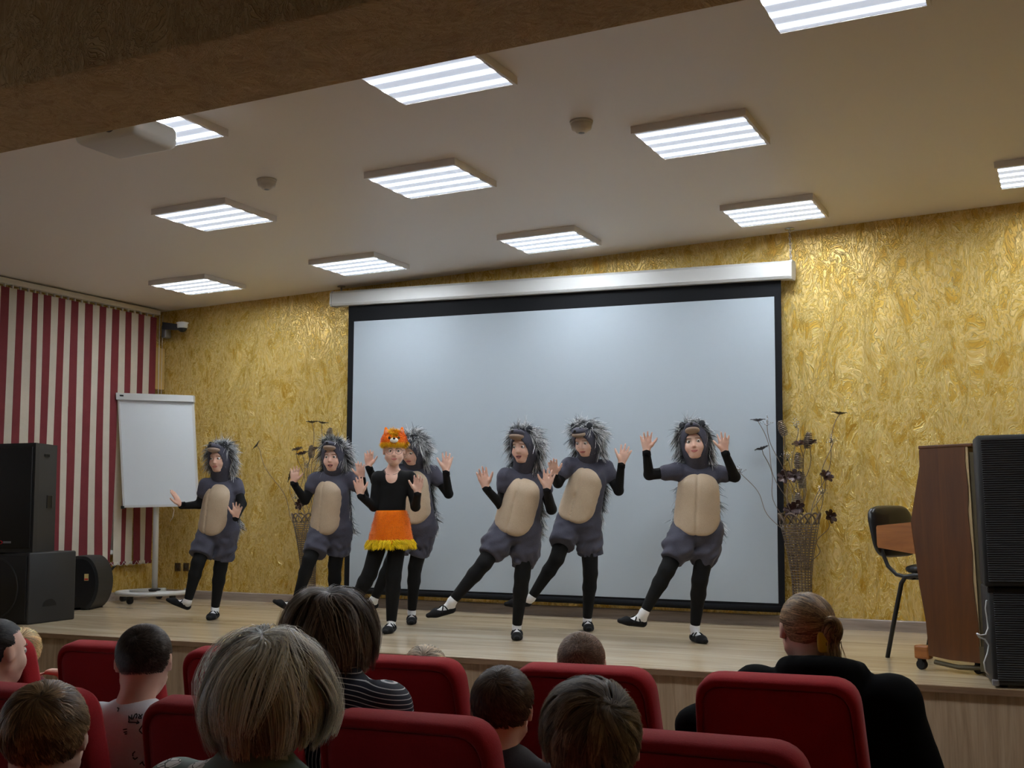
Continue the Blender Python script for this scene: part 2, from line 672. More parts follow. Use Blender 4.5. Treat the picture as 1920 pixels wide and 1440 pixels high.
def nets(D, o, h):
    """naive surface nets: vertices, quads"""
    Sg = D < 0
    c = np.zeros(tuple(np.array(D.shape) - 1), np.int8)
    offs = [(i, j, k) for i in (0, 1) for j in (0, 1) for k in (0, 1)]
    nx, ny, nz = D.shape
    for (i, j, k) in offs:
        c += Sg[i:nx - 1 + i, j:ny - 1 + j, k:nz - 1 + k]
    act = (c > 0) & (c < 8)
    I = np.argwhere(act)
    idx = np.full(act.shape, -1, np.int32)
    idx[act] = np.arange(len(I))
    val = [D[I[:, 0] + a, I[:, 1] + b, I[:, 2] + d] for (a, b, d) in offs]
    pos = np.zeros((len(I), 3))
    w = np.zeros(len(I))
    for a in range(8):
        for b in range(a + 1, 8):
            df = np.array(offs[b]) - np.array(offs[a])
            if np.abs(df).sum() != 1:
                continue
            va, vb = val[a], val[b]
            m = (va < 0) != (vb < 0)
            t = np.where(m, va / np.where(m, va - vb, 1), 0)
            pos += m[:, None] * (np.array(offs[a]) + df * t[:, None])
            w += m
    V = o + h * (I + pos / np.maximum(w, 1)[:, None])
    F = []
    for ax in range(3):
        b, d = (ax + 1) % 3, (ax + 2) % 3
        s0 = [slice(1, -1)] * 3
        s1 = [slice(1, -1)] * 3
        s0[ax], s1[ax] = slice(0, -1), slice(1, None)
        A, B = Sg[tuple(s0)], Sg[tuple(s1)]
        E = np.argwhere(A != B)
        if not len(E):
            continue
        ins = A[tuple(E.T)]
        add = np.array([1, 1, 1])
        add[ax] = 0
        E = E + add
        q = []
        for (ob, od) in ((-1, -1), (0, -1), (0, 0), (-1, 0)):
            e = E.copy()
            e[:, b] += ob
            e[:, d] += od
            q.append(idx[tuple(e.T)])
        q = np.stack(q, 1)
        q[~ins] = q[~ins][:, ::-1]
        F.append(q)
    F = np.concatenate(F)
    F = F[(F >= 0).all(1)]
    return V, F


def vnormals(V, F):
    n = np.cross(V[F[:, 2]] - V[F[:, 0]], V[F[:, 3]] - V[F[:, 1]])
    out = np.zeros_like(V)
    for k in range(4):
        np.add.at(out, F[:, k], n)
    return out / (np.linalg.norm(out, axis=1, keepdims=True) + 1e-12)


def relax(V, F, it=2, a=0.5):
    n = len(V)
    for _ in range(it):
        sm = np.zeros((n, 3))
        ct = np.zeros(n)
        for k in range(4):
            np.add.at(sm, F[:, k], V[F[:, (k + 1) % 4]])
            np.add.at(ct, F[:, k], 1)
        V = V + a * (sm / np.maximum(ct, 1)[:, None] - V)
    return V


def wob(X, Y, Z, f, ph=0.0):
    """cheap smooth 3-D wobble in [-1,1]"""
    return (np.sin(f * (X + 0.7 * Y) + 1.3 + ph) * np.cos(f * (0.8 * Z - 0.5 * X) + ph * 2.1) +
            np.sin(f * 1.7 * (0.6 * Y - Z) + ph) * 0.6 + np.cos(f * 2.1 * (X * 0.5 + Z * 0.7 - Y) - ph) * 0.4) / 2.0


def ribbons(paths, width, side, col0, col1, taper=0.25):
    """paths (n,s,3) -> flat tapering strands; side (n,3) width direction; colours root/tip (n,3)"""
    n, s, _ = paths.shape
    t = np.linspace(0, 1, s)
    tang = np.gradient(paths, axis=1)
    tang /= np.linalg.norm(tang, axis=2, keepdims=True) + 1e-9
    sd = side[:, None, :] - tang * (side[:, None, :] * tang).sum(2, keepdims=True)
    sd /= np.linalg.norm(sd, axis=2, keepdims=True) + 1e-9
    w = (width[:, None] * (1 - (1 - taper) * t[None, :] ** 1.5))[:, :, None] * 0.5
    V = np.stack([paths - sd * w, paths + sd * w], 2).reshape(-1, 3)
    base = (np.arange(n) * s * 2)[:, None] + (np.arange(s - 1) * 2)[None, :]
    F = np.stack([base, base + 1, base + 3, base + 2], -1).reshape(-1, 4)
    c = col0[:, None, :] + (col1 - col0)[:, None, :] * t[None, :, None]
    C = np.repeat(c[:, :, None, :], 2, 2).reshape(-1, 3)
    return V, F, C


def join(parts):
    """[(V,F,C)] -> one"""
    vs, fs, cs, b = [], [], [], 0
    for V, F, C in parts:
        vs.append(V)
        fs.append(F + b)
        cs.append(C)
        b += len(V)
    return np.concatenate(vs), np.concatenate(fs), np.concatenate(cs)

# ------------------------------------------------------------------ the room


def wl(s, off, z):                             # wall coordinates: along, in front of the wall, height
    p = NW * (WD - off) + TW * s
    return np.array([p[0], p[1], z])


def wlc(p):                                    # world point -> along, off
    p = np.asarray(p)
    return float(p @ TW), float(WD - p @ NW)


def wbox(mb, s0, s1, o0, o1, z0, z1, mi=0):
    V = [wl(s0, o1, z0), wl(s1, o1, z0), wl(s1, o0, z0), wl(s0, o0, z0), wl(s0, o1, z1), wl(s1, o1, z1), wl(s1, o0, z1), wl(s0, o0, z1)]
    return mb.add(V, [(0, 3, 2, 1), (4, 5, 6, 7), (0, 1, 5, 4), (1, 2, 6, 5), (2, 3, 7, 6), (3, 0, 4, 7)], mi)


def struct(name, mb, m, label, parent=None, **kw):
    o = mb.build(name, m, parent, **kw)
    if parent is None:
        tag(o, label, None, None, 'structure')
    return o


XR, YB = 2.7, -3.6
struct('wall_back', wbox(MB(), -8.6, 2.4, -0.2, 0.0, 0.0, ZC + 0.1), M['wall'], 'gold trowelled plaster wall behind the stage')
WY0, WY1, WZ0, WZ1 = 3.6, 8.02, 1.12, 2.95
mb = MB()
VY0, VY1 = -2.9, 1.9                            # unseen window, added so daylight reaches the audience from behind
mb.box((XL - 0.25, YB, 0), (XL, VY0, ZC + 0.1)).box((XL - 0.25, VY1, 0), (XL, WY0, ZC + 0.1))
mb.box((XL - 0.25, VY0, 0), (XL, VY1, WZ0)).box((XL - 0.25, VY0, WZ1), (XL, VY1, ZC + 0.1))
mb.box((XL - 0.25, WY1, 0), (XL, 8.9, ZC + 0.1))
mb.box((XL - 0.25, WY0, 0), (XL, WY1, WZ0))
mb.box((XL - 0.25, WY0, WZ1), (XL, WY1, ZC + 0.1))
struct('wall_left', mb, M['wall'], 'gold plaster window wall behind the striped vertical blind')
struct('wall_right', MB().box((XR, YB, 0), (XR + 0.2, 8.6, ZC + 0.1)), M['wall'], 'gold plaster side wall of the hall')
struct('wall_rear', MB().box((XL - 0.25, YB - 0.2, 0), (XR + 0.2, YB, ZC + 0.1)), M['beam'], 'ochre plaster rear wall of the hall')
struct('ceiling', MB().box((XL - 0.25, YB - 0.2, ZC), (XR + 0.2, 9.0, ZC + 0.1)), M['ceiling'], 'cream satin ceiling above the hall and stage')
struct('floor', MB().box((XL - 0.25, YB - 0.2, -0.1), (XR + 0.2, 9.0, 0)), M['floor'], 'brown wooden floor of the hall')
bz = 3.0
struct('ceiling_beam', MB().rbox((XL, 2.90, bz), (XR, 3.44, ZC), 0.012), M['beam'], 'ochre plastered beam crossing the ceiling')

# left wall: the window behind the blind, and one added for fill daylight
M['glass'] = mat('window_glass', (0.95, 0.97, 1, 1), 0.02)
M['glass'].node_tree.nodes['Principled BSDF'].inputs['Transmission Weight'].default_value = 1.0
for num, (wy0, wy1, lb) in enumerate(((WY0, WY1, 'white framed window behind the vertical blind'), (VY0, VY1, 'added white framed window out of view, giving fill daylight to the audience'))):
    win = empty('window_%d' % (num + 1), (XL - 0.12, (wy0 + wy1) / 2, WZ0))
    tag(win, lb, None, None, 'structure')
    hw = (wy1 - wy0) / 2
    mb = MB()
    hh = WZ1 - WZ0
    mb.box((-0.03, -hw, 0), (0.03, hw, 0.06)).box((-0.03, -hw, hh - 0.06), (0.03, hw, hh))
    for y in (-hw, -hw / 3 - 0.03, hw / 3 - 0.03, hw - 0.06):
        mb.box((-0.03, y, 0.06), (0.03, y + 0.06, hh - 0.06))
    mb.build('window_frame', M['white_metal'], win)
    for i in range(3):
        y0 = -hw + 0.06 + i * 2 * hw / 3
        MB().box((-0.004, y0, 0.06), (0.004, y0 + 2 * hw / 3 - 0.06, hh - 0.06)).build('pane', M['glass'], win)
    MB().rbox((-0.02, -hw - 0.03, -0.04), (0.2, hw + 0.03, 0.0), 0.008).build('window_sill', M['white_metal'], win)

# stage
eL, eR = onst(75, 1186), onst(1900, 1293)
ed = nrm((eR - eL) * np.array([1, 1, 0]))


def edge(x):
    t = (x - eL[0]) / ed[0]
    return np.array([x, eL[1] + ed[1] * t])


def wally(x):
    return (WD - NW[0] * x) / NW[1]


stage = empty('stage', (-3.3, 5.8, 0))
tag(stage, 'raised stage with a pale laminate deck and wood panelled front', None, None, 'structure')


def stage_slab(x0, x1, f0, f1, z0, z1, name, m, back=None):
    """f0/f1: distances behind the front edge; z below the deck"""
    V = []
    for z in (z0, z1):
        for (x, f) in ((x0, f0), (x1, f0), (x1, f1), (x0, f1)):
            y = edge(x)[1] + f if f is not None else wally(x)
            V.append((x + 3.3, y - 5.8, (zst(x) + z) if z > -5 else 0.0))
    return MB().add(V, [(0, 3, 2, 1), (4, 5, 6, 7), (0, 1, 5, 4), (1, 2, 6, 5), (2, 3, 7, 6), (3, 0, 4, 7)]).build(name, m, stage)


stage_slab(XL, XR, 0.0, None, -0.022, 0.0, 'stage_deck', M['stage_top'])
stage_slab(XL, XR, -0.012, 0.03, -0.030, -0.001, 'nosing', M['nosing'])
xs = np.linspace(XL, XR, 7)
for a, b in zip(xs[:-1], xs[1:]):
    stage_slab(a + 0.0008, b - 0.0008, 0.012, 0.03, -9, -0.028, 'front_panel', M['stage_front'])

# baseboards
mb = MB()
s0, s1 = -8.25, 2.3
V = []
for (o_, dz) in ((0.0, 0), (0.016, 0), (0.016, 0.068), (0.010, 0.075), (0.0, 0.075)):
    for s_ in (s0, s1):
        p = wl(s_, o_, 0)
        V.append((p[0], p[1], zst(p[0]) + dz))
F = [[2 * i, 2 * i + 1, 2 * ((i + 1) % 5) + 1, 2 * ((i + 1) % 5)] for i in range(5)] + [[0, 2, 4, 6, 8], [9, 7, 5, 3, 1]]
struct('baseboard_back', MB().add(V, F), M['baseboard'], 'grey brown laminate baseboard along the gold wall')
struct('baseboard_left', MB().box((XL, 6.0, zst(XL)), (XL + 0.016, 8.40, zst(XL) + 0.075)), M['baseboard'], 'laminate baseboard under the window')
a = onw(304, 640, 0.0)
struct('trim_1', MB().rbox((XL + 0.02, 8.30, 2.62), (XL + 0.09, 8.45, 3.02), 0.006), M['lit_edge'], 'boxed pipe in the corner, coloured pale gold like a lit wall edge')

# ------------------------------------------------------------------ ceiling light panels
M['diffuser'] = mat('lit_diffuser', S(230, 235, 240), 0.4)
g = N(M['diffuser'])
tc = g.n('ShaderNodeTexCoord')
sx = g.n('ShaderNodeSeparateXYZ')
g.l(tc.outputs['Object'], sx.inputs[0])
cs = g.math('COSINE', g.math('MULTIPLY', g.math('ADD', sx.outputs[1], 0.0625), 2 * math.pi / 0.125))
f = g.math('POWER', g.math('ADD', g.math('MULTIPLY', cs, 0.5), 0.5), 9.0)
st = g.math('ADD', g.math('MULTIPLY', f, PANEL_BRIGHT), PANEL_GAP)
g.b.inputs['Emission Color'].default_value = (0.90, 0.97, 1.0, 1)
cold = g.mix(f, (0.72, 0.82, 1.0, 1), (0.93, 0.98, 1.0, 1))
g.l(cold, g.b.inputs['Emission Color'])
g.l(st, g.b.inputs['Emission Strength'])


def light_panel():
    r = empty('ceiling_light')
    hx, hy, d, w = 0.300, 0.262, 0.038, 0.016
    mb = MB()
    mb.box((-hx, -hy, 0), (hx, -hy + w, d)).box((-hx, hy - w, 0), (hx, hy, d))
    mb.box((-hx, -hy + w, 0), (-hx + w, hy - w, d)).box((hx - w, -hy + w, 0), (hx, hy - w, d))
    mb.box((-hx + w, -hy + w, d - 0.006), (hx - w, hy - w, d))
    mb.build('frame', M['light_frame'], r)
    MB().box((-hx + w, -hy + w, 0.004), (hx - w, hy - w, 0.010)).build('diffuser', M['diffuser'], r)
    return r


lp0 = light_panel()
spots = [(-6.576, 7.53), (-4.935, 7.52), (-3.285, 7.50), (-1.645, 7.47), (0.02, 7.30),
         (-4.93, 5.80), (-3.28, 5.76), (-1.63, 5.73),
         (-4.08, 4.28), (-2.455, 4.32), (-0.67, 4.32), (0.96, 4.30)]  # the last panel is unseen, added to continue the row and its light
near = ['in the corner by the striped blind', 'above the end of the screen housing nearest the blind', 'over the middle of the projection screen',
        'by the hanging chain of the screen housing', 'in the last row above the piano',
        'in the second row, nearest the striped blind', 'in the second row between the two smoke detectors',
        'in the second row, nearest the piano',
        'partly hidden by the ceiling projector and beam', 'cut off by the ochre beam', 'biggest, past the end of the beam', 'out of view by the side wall, added to carry on the row and its light']
for i, (x, y) in enumerate(spots):
    o = lp0 if i == 0 else dup(lp0)
    o.location = (x, y, ZC - 0.038)
    tag(o, 'square glowing ceiling light panel ' + near[i], 'ceiling light', 'ceiling light panels')

# ------------------------------------------------------------------ smoke detectors and projector on the ceiling
sd = empty('smoke_detector')
M['detector'] = mat('detector_plastic', S(206, 200, 188), 0.5)
MB().lathe([(0.0, -0.012), (0.058, -0.012), (0.060, 0.0), (0.060, 0.0)], 28).build('mounting_base', M['detector'], sd, True, None, 40)
MB().lathe([(0.0, -0.058), (0.022, -0.060), (0.030, -0.054), (0.034, -0.046), (0.050, -0.040), (0.055, -0.014), (0.052, -0.010)], 28).build('sensor_housing', M['detector'], sd, True, None, 40)
MB().lathe([(0.0, -0.064), (0.014, -0.062), (0.018, -0.056)], 20).build('sensor_cap', M['grey_metal'], sd, True)
for i, (px, py, lb) in enumerate(((1090, 228, 'white smoke detector on ceiling, the one nearer the piano'), (500, 337, 'white smoke detector on ceiling, the one nearer the projector'))):
    o = sd if i == 0 else dup(sd)
    o.location = tuple(onz(px, py, ZC - 0.001))
    tag(o, lb, 'smoke detector', 'smoke detectors')
pp = onz(205, 262, 3.13)
pj = empty('ceiling_projector', (pp[0], pp[1] + 0.12, 3.13))
MB().rbox((-0.20, -0.15, 0), (0.17, 0.15, 0.11), 0.035, 4).build('projector_body', M['white_metal'], pj, True, None, 50)
MB().lathe([(0.03, -0.185), (0.034, -0.15)], 20, (0.03, 0, 0.055), 1).build('lens', M['black_plastic'], pj, True, None, 40)
MB().tube([(0, 0, 0.10), (0, 0, ZC - 3.13)], 0.02, 10).build('ceiling_pole', M['white_metal'], pj, True)
MB().box((-0.10, -0.152, 0.03), (-0.14, -0.1495, 0.08)).build('vent', M['grey_metal'], pj)
tag(pj, 'white projector hung from the ceiling behind the beam', 'projector')

# ------------------------------------------------------------------ projection screen


def slab4(mb, c, th, mi=0):
    """four corners (TL,TR,BR,BL) seen from the room, with thickness away from it"""
    f = [np.asarray(p) for p in c]
    b = [p + NW * th for p in f]
    V = f + b
    mb.add(V, [(3, 2, 1, 0), (4, 5, 6, 7), (0, 1, 5, 4), (1, 2, 6, 5), (2, 3, 7, 6), (3, 0, 4, 7)], mi)
    return mb


OFF = 0.10
scr = empty('projection_screen', wl(wlc(onw(1060, 850, OFF))[0], OFF, zst(-3.3)))
so = np.array(scr.location)
blk = [onw(654, 566, OFF), onw(1464, 518, OFF), onw(1472, 1139, OFF), onw(645, 1104, OFF)]
wht = [onw(664, 603, OFF + 0.002), onw(1451.5, 556, OFF + 0.002), onw(1459.5, 1131.5, OFF + 0.002), onw(654.6, 1100, OFF + 0.002)]
slab4(MB(), blk, 0.002).build('black_border', M['screen_black'], scr, False, so)
slab4(MB(), wht, 0.0015).build('white_surface', M['screen_white'], scr, False, so)
h0, h1 = onw(627, 562, OFF + 0.01), onw(1486, 507, OFF + 0.01)
hd = nrm(h1 - h0)
hup = nrm(np.cross(hd, NW))
hup = hup if hup[2] > 0 else -hup
prof = [(-0.055, -0.045), (-0.04, -0.063), (0.04, -0.063), (0.055, -0.045), (0.055, 0.045), (0.035, 0.066), (-0.035, 0.066), (-0.055, 0.045)]
V = [h0 + NW * a + hup * b for a, b in prof] + [h1 + NW * a + hup * b for a, b in prof]
F = [[i, (i + 1) % 8, 8 + (i + 1) % 8, 8 + i] for i in range(8)] + [list(range(8))[::-1], list(range(8, 16))]
MB().add(V, F).build('housing', M['white_metal'], scr, False, so)
for e, sgn in ((h0, -1), (h1, 1)):
    V = [e + hd * sgn * (-0.012) + (NW * a + hup * b) * 1.06 for a, b in prof] + [e + hd * sgn * 0.008 + (NW * a + hup * b) * 1.06 for a, b in prof]
    MB().add(V, F).build('end_cap', M['white_metal'], scr, False, so)
b0, b1 = onw(645, 1107, OFF), onw(1470, 1143, OFF)
MB().tube([b0, b1], 0.022, 12).build('bottom_bar', M['screen_black'], scr, True, so, 40)
t0 = onw(640, 552, OFF)
MB().tube([t0 - Z3 * 0.02, np.array([t0[0], t0[1], ZC])], 0.008, 8).lathe([(0.035, ZC - 0.006), (0.035, ZC)], 16, (t0[0], t0[1], 0)).build('ceiling_bracket', M['grey_metal'], scr, False, so)
t1 = onw(1483, 492, OFF)
mb = MB()
zz = np.arange(t1[2] - 0.02, ZC - 0.01, 0.022)
for i, z in enumerate(zz):
    ring = []
    for k in range(10):
        a_ = 2 * math.pi * k / 10
        q = np.array([0.007 * math.cos(a_), 0, 0.013 * math.sin(a_)])
        ring.append(np.array([t1[0], t1[1], z]) + (TW * q[0] if i % 2 else NW * q[0]) + Z3 * q[2])
    mb.tube(ring, 0.0022, 5, 0, True)
mb.lathe([(0.035, ZC - 0.006), (0.035, ZC)], 16, (t1[0], t1[1], 0))
tag(mb.build('hanging_chain', M['chrome'], scr, True, so), None, None, None, 'stuff')
tag(scr, 'large white projection screen with black border hung on gold wall', 'projection screen')

# ------------------------------------------------------------------ striped vertical blind on the window wall
XB = XL + 0.10
bl = empty('vertical_blind', (XB, 7.4, 0.97))
tag(bl, 'vertical blind with dark red and cream slats beside the stage', 'blind')
bo = np.array(bl.location)
NEG = 26                                        # slats that run on beyond the picture
edges_px = [-1] * NEG + [0, 15.8, 29.7, 45, 60, 70, 80, 95, 108.3, 121.5, 133.4, 147.5, 159.4, 173.4, 185.5, 198.8, 210.2, 224.4, 235.6, 246.7, 258.7, 270, 281.7, 294.2]
ys = []
for px in edges_px:
    ys.append(onx(max(px, 0), 540, XB)[1] if px >= 0 else None)
y_at0, pitch = onx(0, 540, XB)[1], (onx(60, 540, XB)[1] - onx(0, 540, XB)[1]) / 4
ys = [y if y is not None else y_at0 + pitch * (i - NEG) for i, y in enumerate(ys)]
rnd = random.Random(4)
zt = ZC - 0.085
zb = 0.985
for i in range(len(ys) - 1):
    y0, y1 = ys[i], ys[i + 1]
    red = (i % 2 == 0)
    yc, w = (y0 + y1) / 2, max((y1 - y0), 0.07) * (0.98 if red else 1.10)
    tw = rnd.uniform(-0.10, 0.10)
    sway = rnd.uniform(-0.015, 0.02)
    if i in (NEG + 14, NEG + 16):
        sway = -0.06 if i == NEG + 16 else 0.03
    n = 14
    rings = []
    for k in range(n + 1):
        t = k / n
        z = zt + (zb - zt) * t
        b = t ** 3
        dx = (0.004 if red else 0.0) + 0.004 * math.sin(5 * t + i)
        a = 0.14 + tw * (0.3 + t) + (0.25 * b if i in (NEG + 14, NEG + 16) else 0)
        cy = yc + sway * b
        hw_ = w / 2
        rings.append([(XB + dx - hw_ * math.sin(a), cy - hw_ * math.cos(a), z), (XB + dx + hw_ * math.sin(a), cy + hw_ * math.cos(a), z),
                      (XB + dx + 0.0012 + hw_ * math.sin(a), cy + hw_ * math.cos(a), z), (XB + dx + 0.0012 - hw_ * math.sin(a), cy - hw_ * math.cos(a), z)])
    V, F = loft(rings)
    MB().add(V, F).build('slat', M['blind_red'] if red else M['blind_cream'], bl, False, bo)
    MB().box((XB - 0.004, yc - 0.006, zt - 0.002), (XB + 0.012, yc + 0.006, zt + 0.03)).build('slat_hook', M['rail'], bl, False, bo)
    MB().rbox((XB - 0.004, yc - w * 0.45, zb + 0.002), (XB + 0.014, yc + w * 0.45, zb + 0.030), 0.003, 1).build('bottom_weight', M['blind_cream'] if not red else M['blind_red'], bl, False, bo)
MB().rbox((XB - 0.03, ys[0] - 0.05, zt + 0.025), (XB + 0.03, ys[-1] + 0.03, ZC - 0.014), 0.004, 1).build('head_rail', M['rail'], bl, False, bo)
pts = []
for i in range(len(ys) - 2):
    a_, b_ = (ys[i] + ys[i + 1]) / 2, (ys[i + 1] + ys[i + 2]) / 2
    for k in range(6):
        t = k / 6
        pts.append((XB + 0.022, a_ + (b_ - a_) * t, zb + 0.03 - 0.035 * math.sin(math.pi * t)))
MB().tube(pts, 0.0022, 5).build('bottom_chain', M['white_metal'], bl, True, bo)
yE = ys[-1] + 0.035
MB().tube([(XB + 0.01, yE, zt + 0.03), (XB + 0.01, yE + 0.004, 1.5), (XB + 0.012, yE + 0.012, 1.05)], 0.004, 6).tube([(XB + 0.03, yE + 0.02, zt + 0.03), (XB + 0.03, yE + 0.02, 1.4)], 0.0025, 6).build('pull_cord', M['rail'], bl, True, bo)

# ------------------------------------------------------------------ wall fittings
so_ = onw(334, 1063, 0.0)
so2 = onw(350, 1063, 0.0)
sk = empty('wall_socket', so_)
M['socket'] = mat('socket_brown', S(74, 54, 30), 0.45)
M['socket_in'] = mat('socket_inner', S(52, 38, 22), 0.5)


def facing(mb_fn):
    return mb_fn


sk.rotation_euler = (0, 0, WANG)
MB().rbox((-0.034, -0.012, -0.038), (0.034, 0.0, 0.038), 0.004).build('cover_plate', M['socket'], sk)
MB().lathe([(0.0, -0.014), (0.022, -0.014), (0.025, -0.011)], 20, (0, 0, 0), 1).build('socket_ring', M['socket_in'], sk, True)
MB().lathe([(0.0, -0.0155), (0.003, -0.0155), (0.003, -0.01)], 8, (-0.009, 0, 0), 1).lathe([(0.0, -0.0155), (0.003, -0.0155), (0.003, -0.01)], 8, (0.009, 0, 0), 1).build('pin_holes', M['dark'], sk)
tag(sk, 'brown wall socket low on gold wall, the one by the flip chart', 'socket', 'wall sockets')
k2 = dup(sk)
k2.location = tuple(so2)
tag(k2, 'brown wall socket low on gold wall, the one by the dancing child', 'socket', 'wall sockets')

cv = onw(309, 622, 0.085)
cc = empty('security_camera', cv)
M['cctv_grey'] = mat('cctv_grey', S(66, 70, 78), 0.45)
tip = onw(342, 612, 0.16)
MB().rbox((-0.030, -0.02, -0.06), (0.030, 0.06, 0.065), 0.012, 2).build('wall_plate', M['grey_metal'], cc, True, None, 40)
arm_a, arm_b = cv + np.array([0, -0.01, 0.055]), tip + np.array([0, 0, -0.01])
ax_ = nrm(arm_b - arm_a)
sd_ = nrm(np.cross(ax_, Z3))
V = []
for t, h_ in ((0, 0.035), (1, 0.026)):
    p = arm_a + (arm_b - arm_a) * t
    V += [p - sd_ * 0.022 - Z3 * h_, p + sd_ * 0.022 - Z3 * h_, p + sd_ * 0.022 + Z3 * h_, p - sd_ * 0.022 + Z3 * h_]
MB().add(V, [(3, 2, 1, 0), (4, 5, 6, 7), (0, 1, 5, 4), (1, 2, 6, 5), (2, 3, 7, 6), (3, 0, 4, 7)]).build('arm', M['cctv_grey'], cc, False, cv)
MB().lathe([(0.045, -0.018), (0.050, 0.0), (0.048, 0.022), (0.058, 0.030), (0.058, 0.036), (0.02, 0.044)], 24, tip).build('camera_housing', M['white_metal'], cc, True, cv, 40)
MB().lathe([(0.004, -0.055), (0.02, -0.051), (0.034, -0.040), (0.042, -0.022), (0.044, -0.014)], 24, tip).build('dome', M['leather_black'], cc, True, cv)
tag(cc, 'white dome security camera on a grey bracket in the corner', 'security camera')

# ------------------------------------------------------------------ flip chart
fb = onst(272, 1122)
fb = np.array([max(fb[0], XL + 0.42), min(fb[1], 8.02), 0])
fb[2] = zst(fb[0])
FD = dep(fb + Z3 * 0.5)
fc = empty('flip_chart', fb)
tag(fc, 'white flip chart board on a round wheeled stand', 'flip chart')
mb = MB()
R_ = 0.31
ring = [(R_ * math.cos(a), R_ * math.sin(a), 0.085) for a in np.linspace(math.radians(115), math.radians(425), 40)]
rings = []
for p in ring:
    q = np.array(p)
    o_ = nrm([q[0], q[1], 0])
    rings.append([q + o_ * a + Z3 * b for a, b in ((-0.035, -0.018), (0.02, -0.018), (0.035, 0.0), (0.02, 0.018), (-0.035, 0.018))])
V, F = loft(rings)
mb.add(V, F)
V = []
for a in (math.radians(115), math.radians(65)):
    pass
mb.box((-0.30, -0.025, 0.070), (0.30, 0.025, 0.098))
mb.build('round_base', M['white_metal'], fc, True, None, 40)
MB().lathe([(0.05, 0.095), (0.055, 0.11), (0.03, 0.118)], 20).build('pole_collar', M['black_plastic'], fc, True)
for a in (125, 197, 270, 343, 55):
    c_, s_ = math.cos(math.radians(a)) * R_ * 0.97, math.sin(math.radians(a)) * R_ * 0.97
    w = empty('caster', (c_, s_, 0))
    w.parent = fc
    MB().lathe([(0.0, -0.019), (0.020, -0.019), (0.030, -0.013), (0.030, 0.013), (0.020, 0.019), (0.0, 0.019)], 16, (0, 0, 0.031), 1).build('caster_wheel', M['rubber'], w, True, None, 40)
    MB().rbox((-0.022, -0.022, 0.042), (0.022, 0.022, 0.068), 0.008).build('caster_fork', M['black_plastic'], w)
bt = [P(221, 738, FD + 0.10), P(363, 743, FD + 0.04), P(373, 949, FD - 0.10), P(231, 952, FD - 0.04)]
bn = nrm(np.cross(bt[1] - bt[0], bt[3] - bt[0]))
bn = bn if bn @ FW < 0 else -bn


def slabn(mb, c, n0, n1):
    V = [p + bn * n1 for p in c] + [p + bn * n0 for p in c]
    return mb.add(V, [(3, 2, 1, 0), (4, 5, 6, 7), (0, 1, 5, 4), (1, 2, 6, 5), (2, 3, 7, 6), (3, 0, 4, 7)])


def bq(u, v):
    return bt[0] * (1 - u) * (1 - v) + bt[1] * u * (1 - v) + bt[2] * u * v + bt[3] * (1 - u) * v


M['whiteboard'] = mat('whiteboard', S(222, 228, 232), 0.16, 0, 0.5)
slabn(MB(), [bq(0.02, 0.05), bq(0.98, 0.05), bq(0.98, 0.985), bq(0.02, 0.985)], -0.012, 0.004).build('board', M['whiteboard'], fc, False, fb)
mb = MB()
for (u0, v0, u1, v1) in ((0, 0, 0.025, 1), (0.975, 0, 1, 1), (0, 0.98, 1, 1)):
    slabn(mb, [bq(u0, v0), bq(u1, v0), bq(u1, v1), bq(u0, v1)], -0.014, 0.009)
mb.build('board_frame', M['white_metal'], fc, False, fb)
slabn(MB(), [bq(-0.01, -0.005), bq(1.01, -0.005), bq(1.01, 0.055), bq(-0.01, 0.055)], -0.014, 0.026).build('clamp_bar', M['white_metal'], fc, False, fb)
slabn(MB(), [bq(0.04, 0.012), bq(0.09, 0.012), bq(0.09, 0.026), bq(0.04, 0.026)], 0.02, 0.0275).build('maker_plate', M['dark'], fc, False, fb)
slabn(MB(), [bq(-0.012, 0.985), bq(0.02, 0.985), bq(0.02, 1.01), bq(-0.012, 1.01)], -0.012, 0.03).build('corner_guard', M['seat_frame'], fc, False, fb)
pt = bq(0.5, 0.45) - bn * 0.045
MB().tube([fb + Z3 * 0.10, np.array([fb[0], fb[1], pt[2] - 0.35]), pt], 0.026, 14).build('pole', M['white_metal'], fc, True, fb)
MB().tube([bq(0.62, 0.98) - bn * 0.02, bq(0.66, 1.03) - bn * 0.02, bq(0.64, 1.09) - bn * 0.02, bq(0.60, 1.13) - bn * 0.02], 0.003, 6).build('hanging_cord', M['rail'], fc, True, fb)

# ------------------------------------------------------------------ left speaker stack
subc = onst(52, 1172)


def grill_ring(mb, c, r, axis=1, mi=0):
    mb.lathe([(r - 0.01, -0.004), (r, -0.008), (r + 0.008, -0.002), (r + 0.008, 0.0)], 40, c, axis, mi)


sub = empty('subwoofer', (subc[0], subc[1], zst(subc[0])), math.radians(3))
mb = MB()
mb.rbox((-0.62, 0.0, 0.0), (0.0, 0.46, 0.515), 0.012)
mb.build('cabinet', M['cabinet_black'], sub, True, None, 40)
MB().rbox((-0.60, -0.012, 0.02), (-0.02, 0.004, 0.495), 0.008).build('front_grille', M['grille'], sub, True, None, 40)
pr_ = [(0.215 * math.cos(a) - 0.31, -0.014, 0.26 + 0.215 * math.sin(a)) for a in np.linspace(0, 2 * math.pi, 40, endpoint=False)]
MB().tube(pr_, 0.006, 6, 0, True).build('cone_ring', M['cabinet_black'], sub, True)
hp = [(0.045 * math.cos(a) * 1.5 + 0.20, 0.12 + 0.052 * math.sin(a)) for a in np.linspace(0, math.pi, 14)]
MB().prism(hp, 0, 0.0005, 0.002).build('side_handle', M['dark'], sub)
tag(sub, 'black subwoofer cabinet at the bottom of the stack by the blind', 'speaker')

